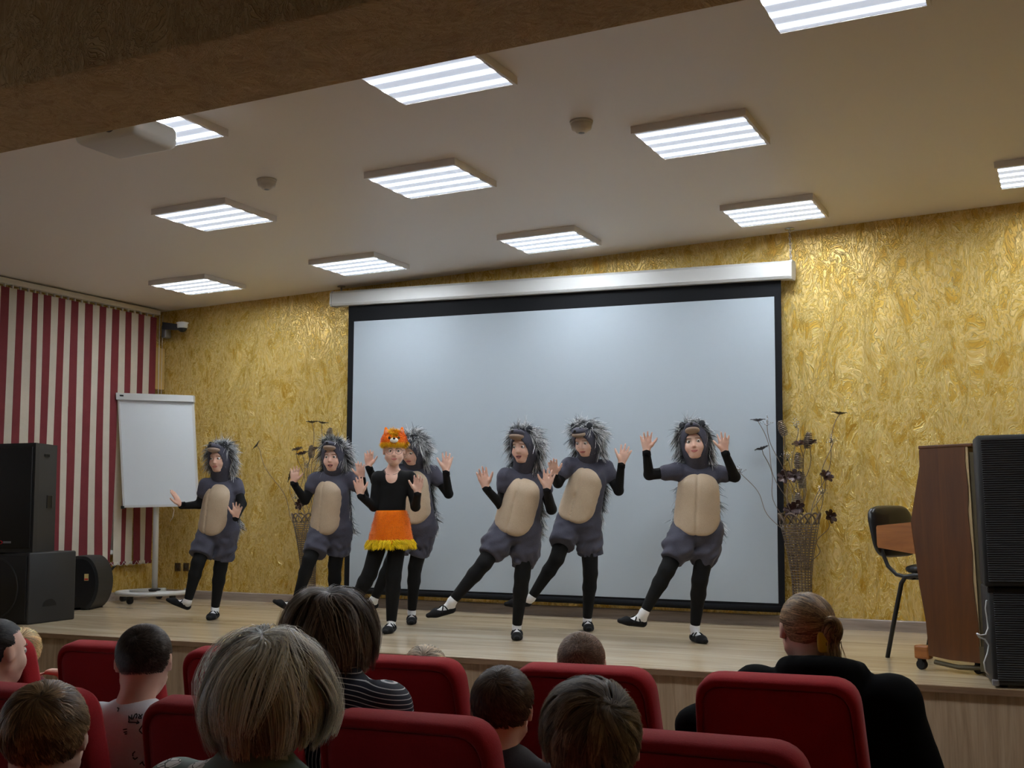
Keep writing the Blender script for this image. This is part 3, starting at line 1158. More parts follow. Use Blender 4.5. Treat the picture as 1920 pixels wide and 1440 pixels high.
spz = zst(subc[0]) + 0.515
sp = empty('loudspeaker', (subc[0] - 0.01, subc[1] + 0.03, spz + 0.001), math.radians(12))
d_ = dep(np.array([subc[0], subc[1], 1.4]))
prof = [(-0.46, 0.0), (0.035, 0.0), (0.035 - 0.02, 0.38), (-0.44, 0.38)]
mb = MB()
prism_pts = prof
mb.prism([(-0.50, 0.0), (0.0, 0.0), (-0.01, 0.06), (-0.075, 0.36), (-0.425, 0.36), (-0.49, 0.06)], 2, 0.0, 0.80)
mb.build('cabinet', M['cabinet_black'], sp)
MB().rbox((-0.485, -0.014, 0.03), (-0.015, 0.004, 0.775), 0.010).build('front_grille', M['grille'], sp, True, None, 40)
MB().rbox((-0.055, 0.20, 0.32), (-0.035, 0.27, 0.42), 0.006).build('side_handle', M['dark'], sp)
MB().rbox((-0.040, 0.14, 0.705), (-0.020, 0.20, 0.725), 0.003).build('fly_point', M['dark'], sp)
M['logo_red'] = mat('logo_red', S(190, 30, 40), 0.4)
M['logo_grey'] = mat('logo_grey', S(120, 120, 124), 0.4)
lgx = -0.26
MB().tube([(lgx + 0.014 * math.cos(a), -0.0155, 0.075 + 0.011 * math.sin(a)) for a in np.linspace(0, 2 * math.pi, 18, endpoint=False)], 0.0028, 6, 0, True).build('logo_ring', M['logo_red'], sp)
MB().rbox((lgx + 0.022, -0.0165, 0.068), (lgx + 0.088, -0.0135, 0.083), 0.001, 1).build('logo_bar', M['logo_grey'], sp)
tag(sp, 'tall black loudspeaker standing on the subwoofer by the blind', 'speaker')

mq = onst(163, 1141)
mn = empty('stage_monitor', (mq[0], mq[1], zst(mq[0])), math.radians(24))
pf = []
for a in np.linspace(-70, 82, 18):
    r_ = math.radians(a)
    pf.append((0.02 + 0.135 * math.cos(r_), 0.215 + 0.225 * math.sin(r_)))
pf = [(-0.20, 0.02), (0.02, 0.02)] + pf + [(-0.06, 0.44), (-0.20, 0.41)]
mb = MB().prism(pf, 1, -0.16, 0.16)
mb.build('cabinet', M['cabinet_black'], mn)
pf2 = [(x * 0.9 - 0.005, 0.225 + (z - 0.225) * 0.9) for x, z in pf]
MB().prism(pf2, 1, -0.172, -0.158).build('side_panel', M['black_plastic'], mn)
for i in range(6):
    MB().rbox((-0.105 + i * 0.016, -0.178, 0.20 - i * 0.022), (-0.088 + i * 0.016, -0.170, 0.212 - i * 0.022), 0.002, 1).build('vent_slot', M['dark'], mn)
M['sticker'] = mat('sticker_yellow', S(200, 180, 120), 0.5)
MB().box((0.04, -0.174, 0.24), (0.075, -0.171, 0.295)).build('sticker', M['sticker'], mn)
MB().box((0.043, -0.1755, 0.245), (0.072, -0.1715, 0.258)).build('sticker_stripe', M['logo_red'], mn)
MB().rbox((-0.20, -0.14, 0.0), (-0.10, 0.14, 0.025), 0.004).rbox((0.0, -0.14, 0.0), (0.08, 0.14, 0.025), 0.004).build('foot', M['rubber'], mn)
tag(mn, 'rounded black stage monitor speaker beside the flip chart', 'speaker')
cp = [onx(186, 1098, XL + 0.25), onx(196, 1083, XL + 0.20), onx(208, 1070, XL + 0.12), onx(216, 1060, XL + 0.04)]
MB().tube(cp, 0.010, 8).build('speaker_cable', M['rubber'], None, True)
tag(bpy.data.objects['speaker_cable'], 'black cable rising from behind the monitor to the window wall', 'cable')

# ------------------------------------------------------------------ piano
pb = onst(1741, 1261) + np.array([0.0, 0.06, 0])
pz = zst(pb[0])
pa = math.radians(-21)
pn = empty('upright_piano', (pb[0], pb[1], pz), pa)
L = 1.36
K = 1.0 / 392.0


def pp2(x, y):                                 # a point of the piano's end profile: (depth, height)
    return ((x - 388) / 3.065 * K * 1.02, 1.128 - (y - 62) / 3.065 * K)


case = [pp2(545, 1325), pp2(700, 1325), pp2(690, 62), pp2(400, 62), pp2(390, 80), pp2(388, 690), pp2(545, 700)]
MB().prism(case, 1, 0.012, L).build('case', M['piano'], pn)
MB().prism([pp2(388, 1325), pp2(706, 1325), pp2(694, 62), pp2(388, 62)], 1, 0.004, 0.012).build('end_board', M['bare_wood'], pn)
ven = [pp2(385, 1325), pp2(520, 1340), pp2(700, 1345), pp2(703, 1120), pp2(690, 980), pp2(684, 860), pp2(690, 700), pp2(682, 560), pp2(676, 440), pp2(684, 380), pp2(686, 300), pp2(676, 150), pp2(681, 62), pp2(400, 62), pp2(390, 72), pp2(388, 300)]
MB().prism(ven, 1, 0.0, 0.005).build('end_veneer', M['piano'], pn)
fr = [pp2(385, 1325), pp2(388, 1000), pp2(388, 300), pp2(390, 150), pp2(310, 510), pp2(330, 720), pp2(345, 900), pp2(375, 1120)]
MB().prism(fr[::-1], 1, 0.006, 0.05).build('front_panel', M['piano'], pn)
MB().prism([pp2(388, 760), pp2(388, 160), pp2(330, 420), pp2(320, 520), pp2(335, 720)], 1, 0.05, L - 0.04).build('upper_front', M['piano'], pn)
MB().prism([pp2(530, 1290), pp2(545, 1290), pp2(545, 700), pp2(530, 700)], 1, 0.05, L - 0.04).build('lower_front', M['piano'], pn)
arm = [pp2(85, 675), pp2(78, 660), pp2(78, 545), pp2(85, 535), pp2(312, 515), pp2(330, 712)]
MB().prism(arm[::-1], 1, 0.004, 0.045).build('key_block', M['piano_key'], pn)
MB().prism(arm[::-1], 1, L - 0.05, L).build('key_block', M['piano_key'], pn)
kb = [pp2(95, 640), pp2(95, 600), pp2(340, 600), pp2(340, 660)]
MB().prism(kb[::-1], 1, 0.045, L - 0.05).build('key_bed', M['piano_key'], pn)
x0, z0 = pp2(100, 600)
x1, _ = pp2(330, 600)
key = MB().box((x0, -0.0107, 0), (x1, 0.0107, 0.016)).build('white_key', mat('ivory', S(226, 220, 206), 0.3), pn)
bkey = MB().box((x0 + 0.05, -0.005, 0.016), (x1, 0.005, 0.027)).build('black_key', M['leather_black'], pn)
n_k = 52
for i in range(n_k):
    y = 0.07 + i * (L - 0.14) / (n_k - 1)
    o = key if i == 0 else dup(key)
    o.location = (0, y, z0)
    if i % 7 not in (2, 6) and i < n_k - 1:
        o = bkey if i == 0 else dup(bkey)
        o.location = (0, y + (L - 0.14) / (n_k - 1) / 2, z0)
MB().rbox((pp2(290, 0)[0], 0.0, 0.055), (pp2(388, 0)[0], 0.05, 0.125), 0.01).build('toe_block', M['piano_key'], pn)
MB().rbox((pp2(290, 0)[0], L - 0.05, 0.055), (pp2(388, 0)[0], L, 0.125), 0.01).build('toe_block', M['piano_key'], pn)
for (x, y) in ((pp2(322, 0)[0], 0.03), (pp2(322, 0)[0], L - 0.03), (pp2(660, 0)[0], 0.06), (pp2(660, 0)[0], L - 0.06)):
    MB().lathe([(0.0, -0.018), (0.022, -0.018), (0.026, -0.012), (0.026, 0.012), (0.022, 0.018), (0.0, 0.018)], 16, (x, y, 0.026), 1).box((x - 0.012, y - 0.022, 0.03), (x + 0.012, y + 0.022, 0.058)).build('caster', M['rubber'], pn)
xb0 = pp2(700, 0)[0]
mb = MB()
for y in (0.01, 0.45, 0.9, L - 0.07):
    MB().box((xb0, y, 0.04), (xb0 + 0.055, y + 0.06, 1.10)).build('back_post', M['olive_wood'], pn)
MB().box((xb0, 0.0, 0.02), (xb0 + 0.055, L, 0.14)).build('back_rail', M['olive_wood'], pn)
MB().rbox((pp2(386, 0)[0], 0.0, 1.128), (xb0 + 0.02, L, 1.145), 0.004).build('lid', M['piano'], pn)
MB().tube([(0.02, 0.02, 0.045), (0.15, 0.01, 0.03), (0.27, 0.03, 0.035)], 0.012, 8).build('bottom_batten', M['olive_wood'], pn)
MB().box((xb0 + 0.055, 0.12, 0.30), (xb0 + 0.085, 0.16, 1.0)).build('back_strut', mat('orange_wood', S(150, 92, 50), 0.6), pn)
tag(pn, 'brown upright piano with chipped veneer, end panel facing the hall', 'piano')

# ------------------------------------------------------------------ padded chair by the piano
cq = onst(1664, 1233)
ca_ = math.radians(-111)
ch = empty('padded_chair', (cq[0] - 0.46 * math.cos(ca_), cq[1] - 0.46 * math.sin(ca_), zst(cq[0])), ca_)
# local: +y is where the sitter looks; the rear left foot stands at the origin
fr = M['black_plastic']
W_ = 0.46
for x in (0.0, W_):
    pts = [(x, 0.0, 0.0), (x, 0.055, 0.22), (x, 0.105, 0.41), (x, 0.13, 0.445), (x, 0.18, 0.455), (x, 0.46, 0.455), (x, 0.50, 0.44), (x, 0.515, 0.40), (x, 0.545, 0.0)]
    MB().tube(pts, 0.0125, 10).build('leg_frame', fr, ch, True)
    bp_ = [(x * 0.86 + 0.03, 0.30, 0.44), (x * 0.86 + 0.03, 0.13, 0.44), (x * 0.86 + 0.03, 0.06, 0.455), (x * 0.86 + 0.03, 0.01, 0.50), (x * 0.86 + 0.03, -0.02, 0.58), (x * 0.86 + 0.03, -0.04, 0.70)]
    MB().tube(bp_, 0.011, 10).build('back_support', fr, ch, True)
for y in (0.17, 0.46):
    MB().tube([(0, y, 0.44), (W_, y, 0.44)], 0.010, 8).build('cross_rail', fr, ch, True)


def pad(cx, cy, cz, hx, hy, hz, ax, r=0.5):
    """superellipsoid cushion"""
    V, F = [], []
    nu, nv = 40, 14
    for j in range(nv + 1):
        ph = -math.pi / 2 + math.pi * j / nv
        cp_, sp_ = max(math.cos(ph), 1e-6), math.sin(ph)
        for i in range(nu):
            th = 2 * math.pi * i / nu
            ct, st_ = math.cos(th), math.sin(th)
            f_ = lambda v, e: math.copysign(abs(v) ** e, v)
            x, y, z = f_(cp_, 0.6) * f_(ct, r), f_(cp_, 0.6) * f_(st_, r), f_(sp_, 0.7)
            V.append(np.array([cx, cy, cz]) + np.array([x * hx, y * hy, z * hz]) @ np.asarray(ax))
    for j in range(nv):
        for i in range(nu):
            F.append([j * nu + i, j * nu + (i + 1) % nu, (j + 1) * nu + (i + 1) % nu, (j + 1) * nu + i])
    return V, F


V, F = pad(W_ / 2, 0.30, 0.485, 0.235, 0.215, 0.032, np.eye(3))
MB().add(V, F).build('seat', M['leather_black'], ch, True)
ax_ = np.array([[1, 0, 0], [0, -0.18, 0.98], [0, -0.98, -0.18]])
V, F = pad(W_ / 2, -0.055, 0.690, 0.235, 0.150, 0.034, ax_, 0.45)
MB().add(V, F).build('backrest', M['leather_black'], ch, True)
tag(ch, 'black padded chair with tubular legs partly behind the piano', 'chair')

# ------------------------------------------------------------------ right speaker stack
rq = onst(1862, 1292)
rd = math.radians(10)


def rib_material():
    m = mat('ribbed_grille', S(13, 13, 15), 0.5)
    g = N(m)
    tc = g.n('ShaderNodeTexCoord')
    sx = g.n('ShaderNodeSeparateXYZ')
    g.l(tc.outputs['Object'], sx.inputs[0])
    f = g.math('SINE', g.math('MULTIPLY', sx.outputs[2], 2 * math.pi / 0.0105))
    g.bump(f, 0.9, 0.004)
    return m


M['ribbed'] = rib_material()
rs = empty('speaker_cabinet', (rq[0], rq[1] + 0.03, zst(rq[0])), rd)
MB().rbox((0, 0, 0.012), (0.56, 0.30, 0.46), 0.012).build('cabinet', M['cabinet_black'], rs, True, None, 40)
MB().rbox((0.022, -0.008, 0.035), (0.54, 0.004, 0.435), 0.004).build('front_grille', M['ribbed'], rs)
mb = MB()
for (x, z) in ((0, 0.012), (0.535, 0.012), (0, 0.435), (0.535, 0.435)):
    mb = MB().rbox((x - 0.003, -0.004, z - 0.003), (x + 0.028, 0.03, z + 0.028), 0.008)
    mb.build('corner_guard', M['grey_metal'] if z < 0.1 else M['black_plastic'], rs)
for (x, y) in ((0.05, 0.05), (0.5, 0.05), (0.05, 0.25), (0.5, 0.25)):
    MB().lathe([(0.018, 0.0), (0.02, 0.012)], 12, (x, y, 0)).build('rubber_foot', M['rubber'], rs)
tag(rs, 'black ribbed speaker cabinet under the taller one at the stage edge', 'speaker')
ru = empty('speaker_cabinet', (rq[0] - 0.012, rq[1] + 0.0, zst(rq[0]) + 0.464), math.radians(7))
MB().rbox((0, 0, 0), (0.58, 0.30, 0.70), 0.012).build('cabinet', M['cabinet_black'], ru, True, None, 40)
MB().rbox((0.020, -0.008, 0.022), (0.56, 0.004, 0.68), 0.004).build('front_grille', M['ribbed'], ru)
a_ = np.linspace(math.radians(50), math.radians(330), 16)
MB().tube([(0.195 + 0.020 * math.cos(t), -0.011, 0.058 + 0.013 * math.sin(t)) for t in a_], 0.003, 6).tube([(0.195 + 0.02 * math.cos(a_[-1]), -0.011, 0.058 + 0.013 * math.sin(a_[-1])), (0.225, -0.011, 0.052), (0.25, -0.011, 0.062)], 0.0024, 6).build('logo_letter', M['logo_red'], ru)
tag(ru, 'taller black ribbed speaker cabinet with a red letter at the stage edge', 'speaker')
wd = dep(rq) + 0.1
cpx = [(1855, 1126), (1853, 1140), (1856, 1160), (1858, 1178), (1853, 1190), (1843, 1191), (1837, 1188), (1841, 1195), (1852, 1199), (1859, 1210), (1856, 1226), (1850, 1242), (1853, 1258), (1861, 1266)]
MB().tube([P(x - 5, y, wd + 0.02 * math.sin(i)) for i, (x, y) in enumerate(cpx)], 0.0042, 6).build('white_cable', M['white_metal'], None, True)
tag(bpy.data.objects['white_cable'], 'white cable looped between the piano and the speaker', 'cable')

# ------------------------------------------------------------------ wire vases with flowers


def vase(loc, label):
    r = empty('wire_vase', loc)
    H = 0.70

    def rad(t):
        return 0.060 + 0.004 * math.sin(t * 3) + 0.068 * max(0.0, (t - 0.42) / 0.58) ** 1.5
    mb = MB()
    for i in range(40):
        t = i / 39
        mb.tube([(rad(t) * math.cos(a), rad(t) * math.sin(a), 0.01 + t * H) for a in np.linspace(0, 2 * math.pi, 22, endpoint=False)], 0.0030, 4, 0, True)
    for k in range(18):
        a = 2 * math.pi * k / 18
        mb.tube([(rad(t) * math.cos(a), rad(t) * math.sin(a), 0.01 + t * H) for t in np.linspace(0, 1, 14)], 0.0028, 4)
    tag(mb.build('wire_lattice', M['wire'], r, True), None, None, None, 'stuff')
    MB().lathe([(0.066, 0.0), (0.07, 0.01), (0.066, 0.015)], 24).build('base_plate', M['wicker'], r)
    for k in range(7):
        a0 = 2 * math.pi * k / 7
        pts = []
        for t in np.linspace(0, 1, 12):
            a = a0 + (t - 0.5) * 2 * math.pi / 7 * 1.25
            b = math.sin(math.pi * t)
            rr = rad(1) + 0.012 * b
            pts.append((rr * math.cos(a), rr * math.sin(a), H + 0.01 + 0.075 * b))
        MB().tube(pts, 0.006, 6).build('rim_loop', M['wicker'], r, True)
    tag(r, label, 'vase', 'wire floor vases')
    return r


rnd = random.Random(11)


def flower(base, top, side, label, group, kind='flower', wav=0.025, dirv=None):
    """a curly wire stem out of the vase ending in a blossom, a coil or a glitter spray"""
    base, top = np.asarray(base), np.asarray(top)
    r = empty('artificial_flower' if kind == 'flower' else ('wire_coil_stem' if kind == 'coil' else 'glitter_sprig'), base)
    d = top - base
    pts = []
    ph = rnd.uniform(0, 6)
    nn = 26
    for i in range(nn + 1):
        t = i / nn
        p = base + d * t
        bow = side * math.sin(math.pi * min(1, t * 1.05)) * 0.0
        w = wav * math.sin(t * 13 + ph) * min(1, t * 3) * (1 - 0.5 * t)
        p = p + TW * w + NW * 0.5 * wav * math.cos(t * 11 + ph) * min(1, t * 3) + bow
        pts.append(p)
    pts[-1] = top
    MB().tube(pts, 0.0026, 5).build('stem', M['wire'], r, True, base)
    dv = nrm(dirv) if dirv is not None else nrm(nrm(pts[-1] - pts[-4]) + Z3 * 0.6)
    a1 = nrm(np.cross(dv, np.array([0.3, 0.9, 0.1])))
    a2 = np.cross(dv, a1)
    if kind == 'flower':
        for k in range(6):
            a = 2 * math.pi * k / 6 + ph
            o = a1 * math.cos(a) + a2 * math.sin(a)
            t_ = -a1 * math.sin(a) + a2 * math.cos(a)
            V, F = [], []
            for j, (u, w_, hgt) in enumerate(((0.0, 0.004, 0.0), (0.020, 0.014, 0.004), (0.037, 0.017, 0.012), (0.048, 0.010, 0.013), (0.052, 0.003, 0.010))):
                for s_ in (-1, 0, 1):
                    V.append(top + o * u + t_ * w_ * s_ + dv * (hgt + (0.003 if s_ else 0.0)))
            n1 = len(V)
            V = V + [v - dv * 0.0015 for v in V]
            for j in range(4):
                for s_ in range(2):
                    q = [j * 3 + s_, j * 3 + s_ + 1, (j + 1) * 3 + s_ + 1, (j + 1) * 3 + s_]
                    F.append(q)
                    F.append([n1 + x for x in q[::-1]])
            MB().add(V, F).build('petal', M['bronze'], r, True, base)
        MB().ball(top + dv * 0.007, 0.009, 10, 7).build('flower_centre', M['bronze'], r, True, base)
    elif kind == 'coil':
        pts = []
        for i in range(120):
            t = i / 119
            rr = 0.010 + 0.018 * math.sin(math.pi * (0.15 + 0.8 * t))
            a = t * 2 * math.pi * 9
            pts.append(top - dv * 0.11 * (1 - t) + (a1 * math.cos(a) + a2 * math.sin(a)) * rr)
        MB().tube(pts, 0.0042, 5).build('coil', M['wire'], r, True, base)
        MB().tube([top - dv * 0.11, top], 0.006, 6).build('coil_core', M['wicker'], r, True, base)
    else:
        mb = MB()
        for k in range(16):
            q = top + np.array([rnd.gauss(0, 0.018), rnd.gauss(0, 0.018), rnd.gauss(0.0, 0.02)])
            mb.ball(q, 0.0035, 6, 4)
            mb.tube([top - dv * 0.03, q], 0.0008, 3)
        tag(mb.build('glitter_spray', M['chrome'], r, True, base), None, None, None, 'stuff')
    tag(r, label, 'flower', group)
    return r


def arrangement(px, floor_py, off, items, label, which):
    b = onw(px, floor_py, off)
    b[2] = zst(b[0])
    vase(b, label)
    top = b + Z3 * 0.66
    for i, (x, y, kind, ddv) in enumerate(items):
        tp = onw(x, y, off + 0.03 * math.sin(i * 2.1))
        a = i * 2.4
        base = top + TW * 0.055 * math.cos(a) + NW * 0.05 * math.sin(a) - Z3 * 0.25
        lb = {'flower': 'dark bronze artificial flower on a curly wire stem in the ', 'coil': 'silver wire coil on a stem in the ', 'spray': 'silver glitter sprig in the '}[kind] + which
        flower(base, tp, 0, lb, {'flower': 'bronze flowers in the ', 'coil': 'wire coils in the ', 'spray': 'glitter sprigs in the '}[kind] + which, kind, 0.03, ddv)


arrangement(1507, 1178, 0.22, [
    (1421, 790, 'flower', (0, 0, 1)), (1429, 843, 'flower', (-0.3, 0, 1)), (1574, 777, 'flower', (0.1, 0, 1)), (1499, 834, 'flower', (0, -0.5, 1)), (1519, 832, 'flower', (0, -0.5, 1)),
    (1471, 894, 'flower', (0, -1, 0.3)), (1490, 893, 'flower', (0, -1, 0.4)), (1549, 894, 'flower', (0.6, -0.6, 0.6)), (1556, 969, 'flower', (0.8, -0.6, 0.3)), (1483, 957, 'flower', (0, -1, 0.3)), (1496, 951, 'flower', (0, -1, 0)),
    (1462, 789, 'coil', (-0.3, 0, 1)), (1517, 811, 'coil', None), (1496, 849, 'coil', (0, 0, 1)), (1503, 885, 'coil', (0, 0, 1)), (1496, 924, 'coil', (0, 0, 1)),
    (1438, 790, 'spray', None), (1492, 795, 'spray', None), (1559, 822, 'spray', None), (1543, 918, 'spray', None), (1475, 856, 'spray', None), (1385, 879, 'spray', None)],
    'flared silver wire floor vase near the piano', 'vase near the piano')
arrangement(577, 1134, 0.22, [
    (482, 836, 'flower', (-0.6, -0.5, 0.6)), (585, 793, 'flower', (0, 0, 1)), (604, 794, 'flower', (0.2, 0, 1)), (558, 844, 'flower', (0, -0.4, 1)), (567, 852, 'flower', (0, -0.4, 1)), (590, 843, 'flower', (0, -0.3, 1)),
    (563, 946, 'flower', (0, -1, 0.2)), (545, 894, 'flower', (-0.8, -0.5, 0.2)), (619, 802, 'coil', (0.1, 0, 1)), (584, 835, 'coil', (0, 0, 1)), (575, 870, 'spray', None), (553, 930, 'spray', None)],
    'flared silver wire floor vase behind the open-mouthed hedgehog child', 'vase behind the hedgehog child')

# ------------------------------------------------------------------ people
rng = np.random.default_rng(7)
TOCAM = nrm(-FW * np.array([1, 1, 0]))
IR = nrm(np.cross(Z3, TOCAM))                  # to the right as the audience sees it


def frame(fwd, up=Z3):
    f = nrm(fwd)
    u = nrm(np.asarray(up) - f * (np.asarray(up) @ f))
    return np.array([np.cross(u, f), u, f])


def heading(turn, down=0.0, roll=0.0):
    """turn: degrees towards the viewer's left; down: degrees of nod; roll: head leaning to viewer's right"""
    t, d, r = math.radians(turn), math.radians(down), math.radians(roll)
    f = math.cos(t) * TOCAM - math.sin(t) * IR
    f = math.cos(d) * f - math.sin(d) * Z3
    A = frame(f)
    return np.array([A[0] * math.cos(r) - A[1] * math.sin(r), A[1] * math.cos(r) + A[0] * math.sin(r), A[2]])


def hp(c, A, s, a, b, w):
    return c + s * (A[0] * a + A[1] * b + A[2] * w)


def head(F, c, A, s, g=0, k=0.014, ears=True, smile=0.0):
    def q(a, b, w):
        return hp(c, A, s, a, b, w)
    F.el(q(0, 0.030, -0.012), A, np.array([0.073, 0.074, 0.089]) * s, k, g)
    F.el(q(0, -0.022, 0.016), A, np.array([0.060, 0.072, 0.064]) * s, 0.02 * s, g)
    F.el(q(0, -0.072, 0.040), A, np.array([0.031, 0.026, 0.032]) * s, 0.022 * s, g)
    for e in (-1, 1):
        F.el(q(e * 0.034, -0.030, 0.046), A, np.array([0.025, 0.027, 0.027]) * s, 0.018 * s, g)
        F.rc(q(e * 0.052, -0.045, 0.0), q(e * 0.022, -0.082, 0.036), 0.016 * s, 0.014 * s, 0.02 * s, g)
    F.rc(q(-0.030, 0.026, 0.066), q(0.030, 0.026, 0.066), 0.011 * s, 0.011 * s, 0.014 * s, g)
    for e in (-1, 1):
        F.el(q(e * 0.029, 0.004, 0.085), A, np.array([0.0145, 0.0078, 0.013]) * s, 0.009 * s, g, -1)
    F.rc(q(0, 0.010, 0.074), q(0, -0.024, 0.091), 0.0065 * s, 0.0095 * s, 0.010 * s, g)
    for e in (-1, 1):
        F.el(q(e * 0.0095, -0.028, 0.081), A, np.array([0.0065, 0.0055, 0.008]) * s, 0.006 * s, g)
    F.rc(q(-0.015, -0.051, 0.070), q(0.015, -0.051, 0.070), 0.0075 * s, 0.0075 * s, 0.008 * s, g)
    F.rc(q(-0.012, -0.061, 0.068), q(0.012, -0.061, 0.068), 0.0075 * s, 0.0075 * s, 0.008 * s, g)
    if ears:
        for e in (-1, 1):
            F.el(q(e * 0.075, 0.002, -0.008), A, np.array([0.009, 0.028, 0.018]) * s, 0.008 * s, g)
            F.el(q(e * 0.084, 0.004, -0.002), A, np.array([0.006, 0.018, 0.010]) * s, 0.005 * s, g, -1)


def surf(F, p, d, n=60, L=0.05):
    """first outside point walking from inside p along d"""
    ts = np.linspace(0, L, n)
    Q = np.asarray(p)[None] + np.asarray(d)[None] * ts[:, None]
    v = F.at(Q[:, 0], Q[:, 1], Q[:, 2])
    i = np.argmax(v > 0)
    return Q[i]


def face(root, F, c, A, s, off, smile=0.3, gaze=(0, 0), mouth_open=0.0, brow=None, lids=0.25):
    """eyes, brows and lips as parts of the person"""
    for e in (-1, 1):
        ec = hp(c, A, s, e * 0.029, 0.0035, 0.0655)
        gz = nrm(A[2] + A[0] * gaze[0] + A[1] * gaze[1])
        G = frame(gz, A[1])
        mb = MB().ball(ec, 0.0125 * s, 16, 12, 0, np.array([G[0], G[1], G[2]]))
        fl = np.array([np.mean([mb.v[i] for i in f], axis=0) for f in mb.f])
        w = ((fl - ec) @ gz) / (0.0125 * s)
        mb.m = [1 if x > 0.84 else 0 for x in w]
        mb.build('eye', [M['eye_white'], M['iris']], root, True, off)
        pts, low = [], []
        for t in np.linspace(-1, 1, 9):
            a = e * 0.029 + t * 0.0145
            pts.append(surf(F, hp(c, A, s, a, 0.0035 + 0.0075 * (1 - t * t) - lids * 0.006, 0.055), A[2]) + A[2] * 0.0005)
            low.append(hp(c, A, s, e * 0.029 + t * 0.0185, 0.020 + 0.0035 * (1 - t * t) - 0.002 * t * e, 0.05))
        MB().tube([p + A[2] * 0.0005 for p in pts], 0.0010 * s, 5).build('upper_lashes', M['iris'], root, True, off)
        MB().tube([surf(F, p, A[2]) for p in low], [0.0009 * s, 0.0017 * s, 0.002 * s, 0.002 * s, 0.002 * s, 0.002 * s, 0.0018 * s, 0.0014 * s, 0.0007 * s][::1], 6).build('eyebrow', brow or M['brow'], root, True, off)
    up, lo = [], []
    for t in np.linspace(-1, 1, 11):
        b = -0.0545 + 0.006 * smile * t * t + mouth_open * 0.003 * (1 - t * t)
        up.append(surf(F, hp(c, A, s, t * 0.021, b + 0.0022 * (1 - t * t), 0.05), A[2]) - A[2] * 0.001)
        b = -0.0565 + 0.006 * smile * t * t - mouth_open * 0.009 * (1 - t * t)
        lo.append(surf(F, hp(c, A, s, t * 0.020, b - 0.003 * (1 - t * t), 0.05), A[2]) - A[2] * 0.001)
    rr = [0.0012 * s + 0.0024 * s * math.sin(math.pi * i / 10) for i in range(11)]
    m = MB().tube(up, rr, 6).tube(lo, [r * 1.15 for r in rr], 6)
    if mouth_open > 0.2:
        mid = [(u + l) / 2 - A[2] * 0.001 for u, l in zip(up, lo)]
        m.tube(mid[1:-1], [0.0025 * s * mouth_open + 0.001] * 9, 6, 1)
    m.build('lips', [M['lips'], M['dark']], root, True, off)


def hand(F, wr, d, pn, th, L=0.135, spread=1.0, g=0, curl=0.045, k=0.006):
    """open hand: wrist, direction of the fingers, palm normal, unit vector to the thumb side"""
    d = nrm(d)
    pn = nrm(pn - d * (pn @ d))
    th = nrm(th - d * (th @ d) - pn * (th @ pn))
    s = L / 0.150
    lat = [0.0255, 0.0088, -0.0085, -0.0245]
    ln = [0.058, 0.066, 0.060, 0.047]
    ang = [0.20, 0.05, -0.10, -0.27]
    kn = [0.068, 0.071, 0.068, 0.062]
    for i in range(4):
        a0 = wr + th * lat[i] * 0.45 * s + d * 0.008 * s
        b0 = wr + th * lat[i] * s + d * kn[i] * s
        F.rc(a0, b0, 0.0125 * s, 0.0108 * s, 0.010 * s, g)
        an = ang[i] * spread
        fd = nrm(d * math.cos(an) + th * math.sin(an))
        m1 = b0 + (fd * math.cos(curl) + pn * math.sin(curl)) * ln[i] * 0.52 * s
        m2 = m1 + (fd * math.cos(curl * 2.5) + pn * math.sin(curl * 2.5)) * ln[i] * 0.48 * s
        F.rc(b0, m1, 0.0088 * s, 0.0078 * s, k * 0.8, g)
        F.rc(m1, m2, 0.0078 * s, 0.0066 * s, k * 0.6, g)
    t0 = wr + th * 0.014 * s + d * 0.018 * s
    t1 = wr + th * 0.037 * s + d * 0.044 * s + pn * 0.012 * s
    t2 = wr + th * (0.052 + 0.006 * spread) * s + d * 0.070 * s + pn * 0.016 * s
    t3 = wr + th * (0.060 + 0.010 * spread) * s + d * 0.090 * s + pn * 0.016 * s
    F.rc(t0, t1, 0.0135 * s, 0.0108 * s, 0.010 * s, g)
    F.rc(t1, t2, 0.0104 * s, 0.0088 * s, k, g)
    F.rc(t2, t3, 0.0088 * s, 0.0072 * s, k * 0.6, g)


def body_object(name, F, h, mats, off, groups=2, it=1):
    V, Q = F.mesh(h)
    V = relax(V, Q, it, 0.4)
    ds = []
    for gi in range(groups):
        if any(p[5] == gi for p in F.p):
            ds.append(F.at(V[:, 0], V[:, 1], V[:, 2], gi))
        else:
            ds.append(np.full(len(V), 9.0))
    fac = np.clip(0.5 + (ds[0] - ds[1]) / 0.016, 0, 1)
    o = raw(name, V, Q, mats[0], None, True, None, off, np.repeat(fac[:, None], 3, 1))
    o.location = tuple(map(float, off))
    return o, V, Q


def add_cuffs(root, cuffs, off, r=0.0225):
    for c, d, fore in cuffs:
        A = frame(fore, d)
        rings = []
        for t_, rr in ((-0.006, r - 0.003), (-0.002, r + 0.002), (0.012, r + 0.0035), (0.03, r + 0.004), (0.034, r)):
            rings.append([c + fore * t_ + (A[0] * math.cos(a) + A[1] * math.sin(a)) * rr for a in np.linspace(0, 2 * math.pi, 20, endpoint=False)])
        V, F = loft(rings)
        MB().add(V, F).build('cuff', M['black_knit'], root, True, off)


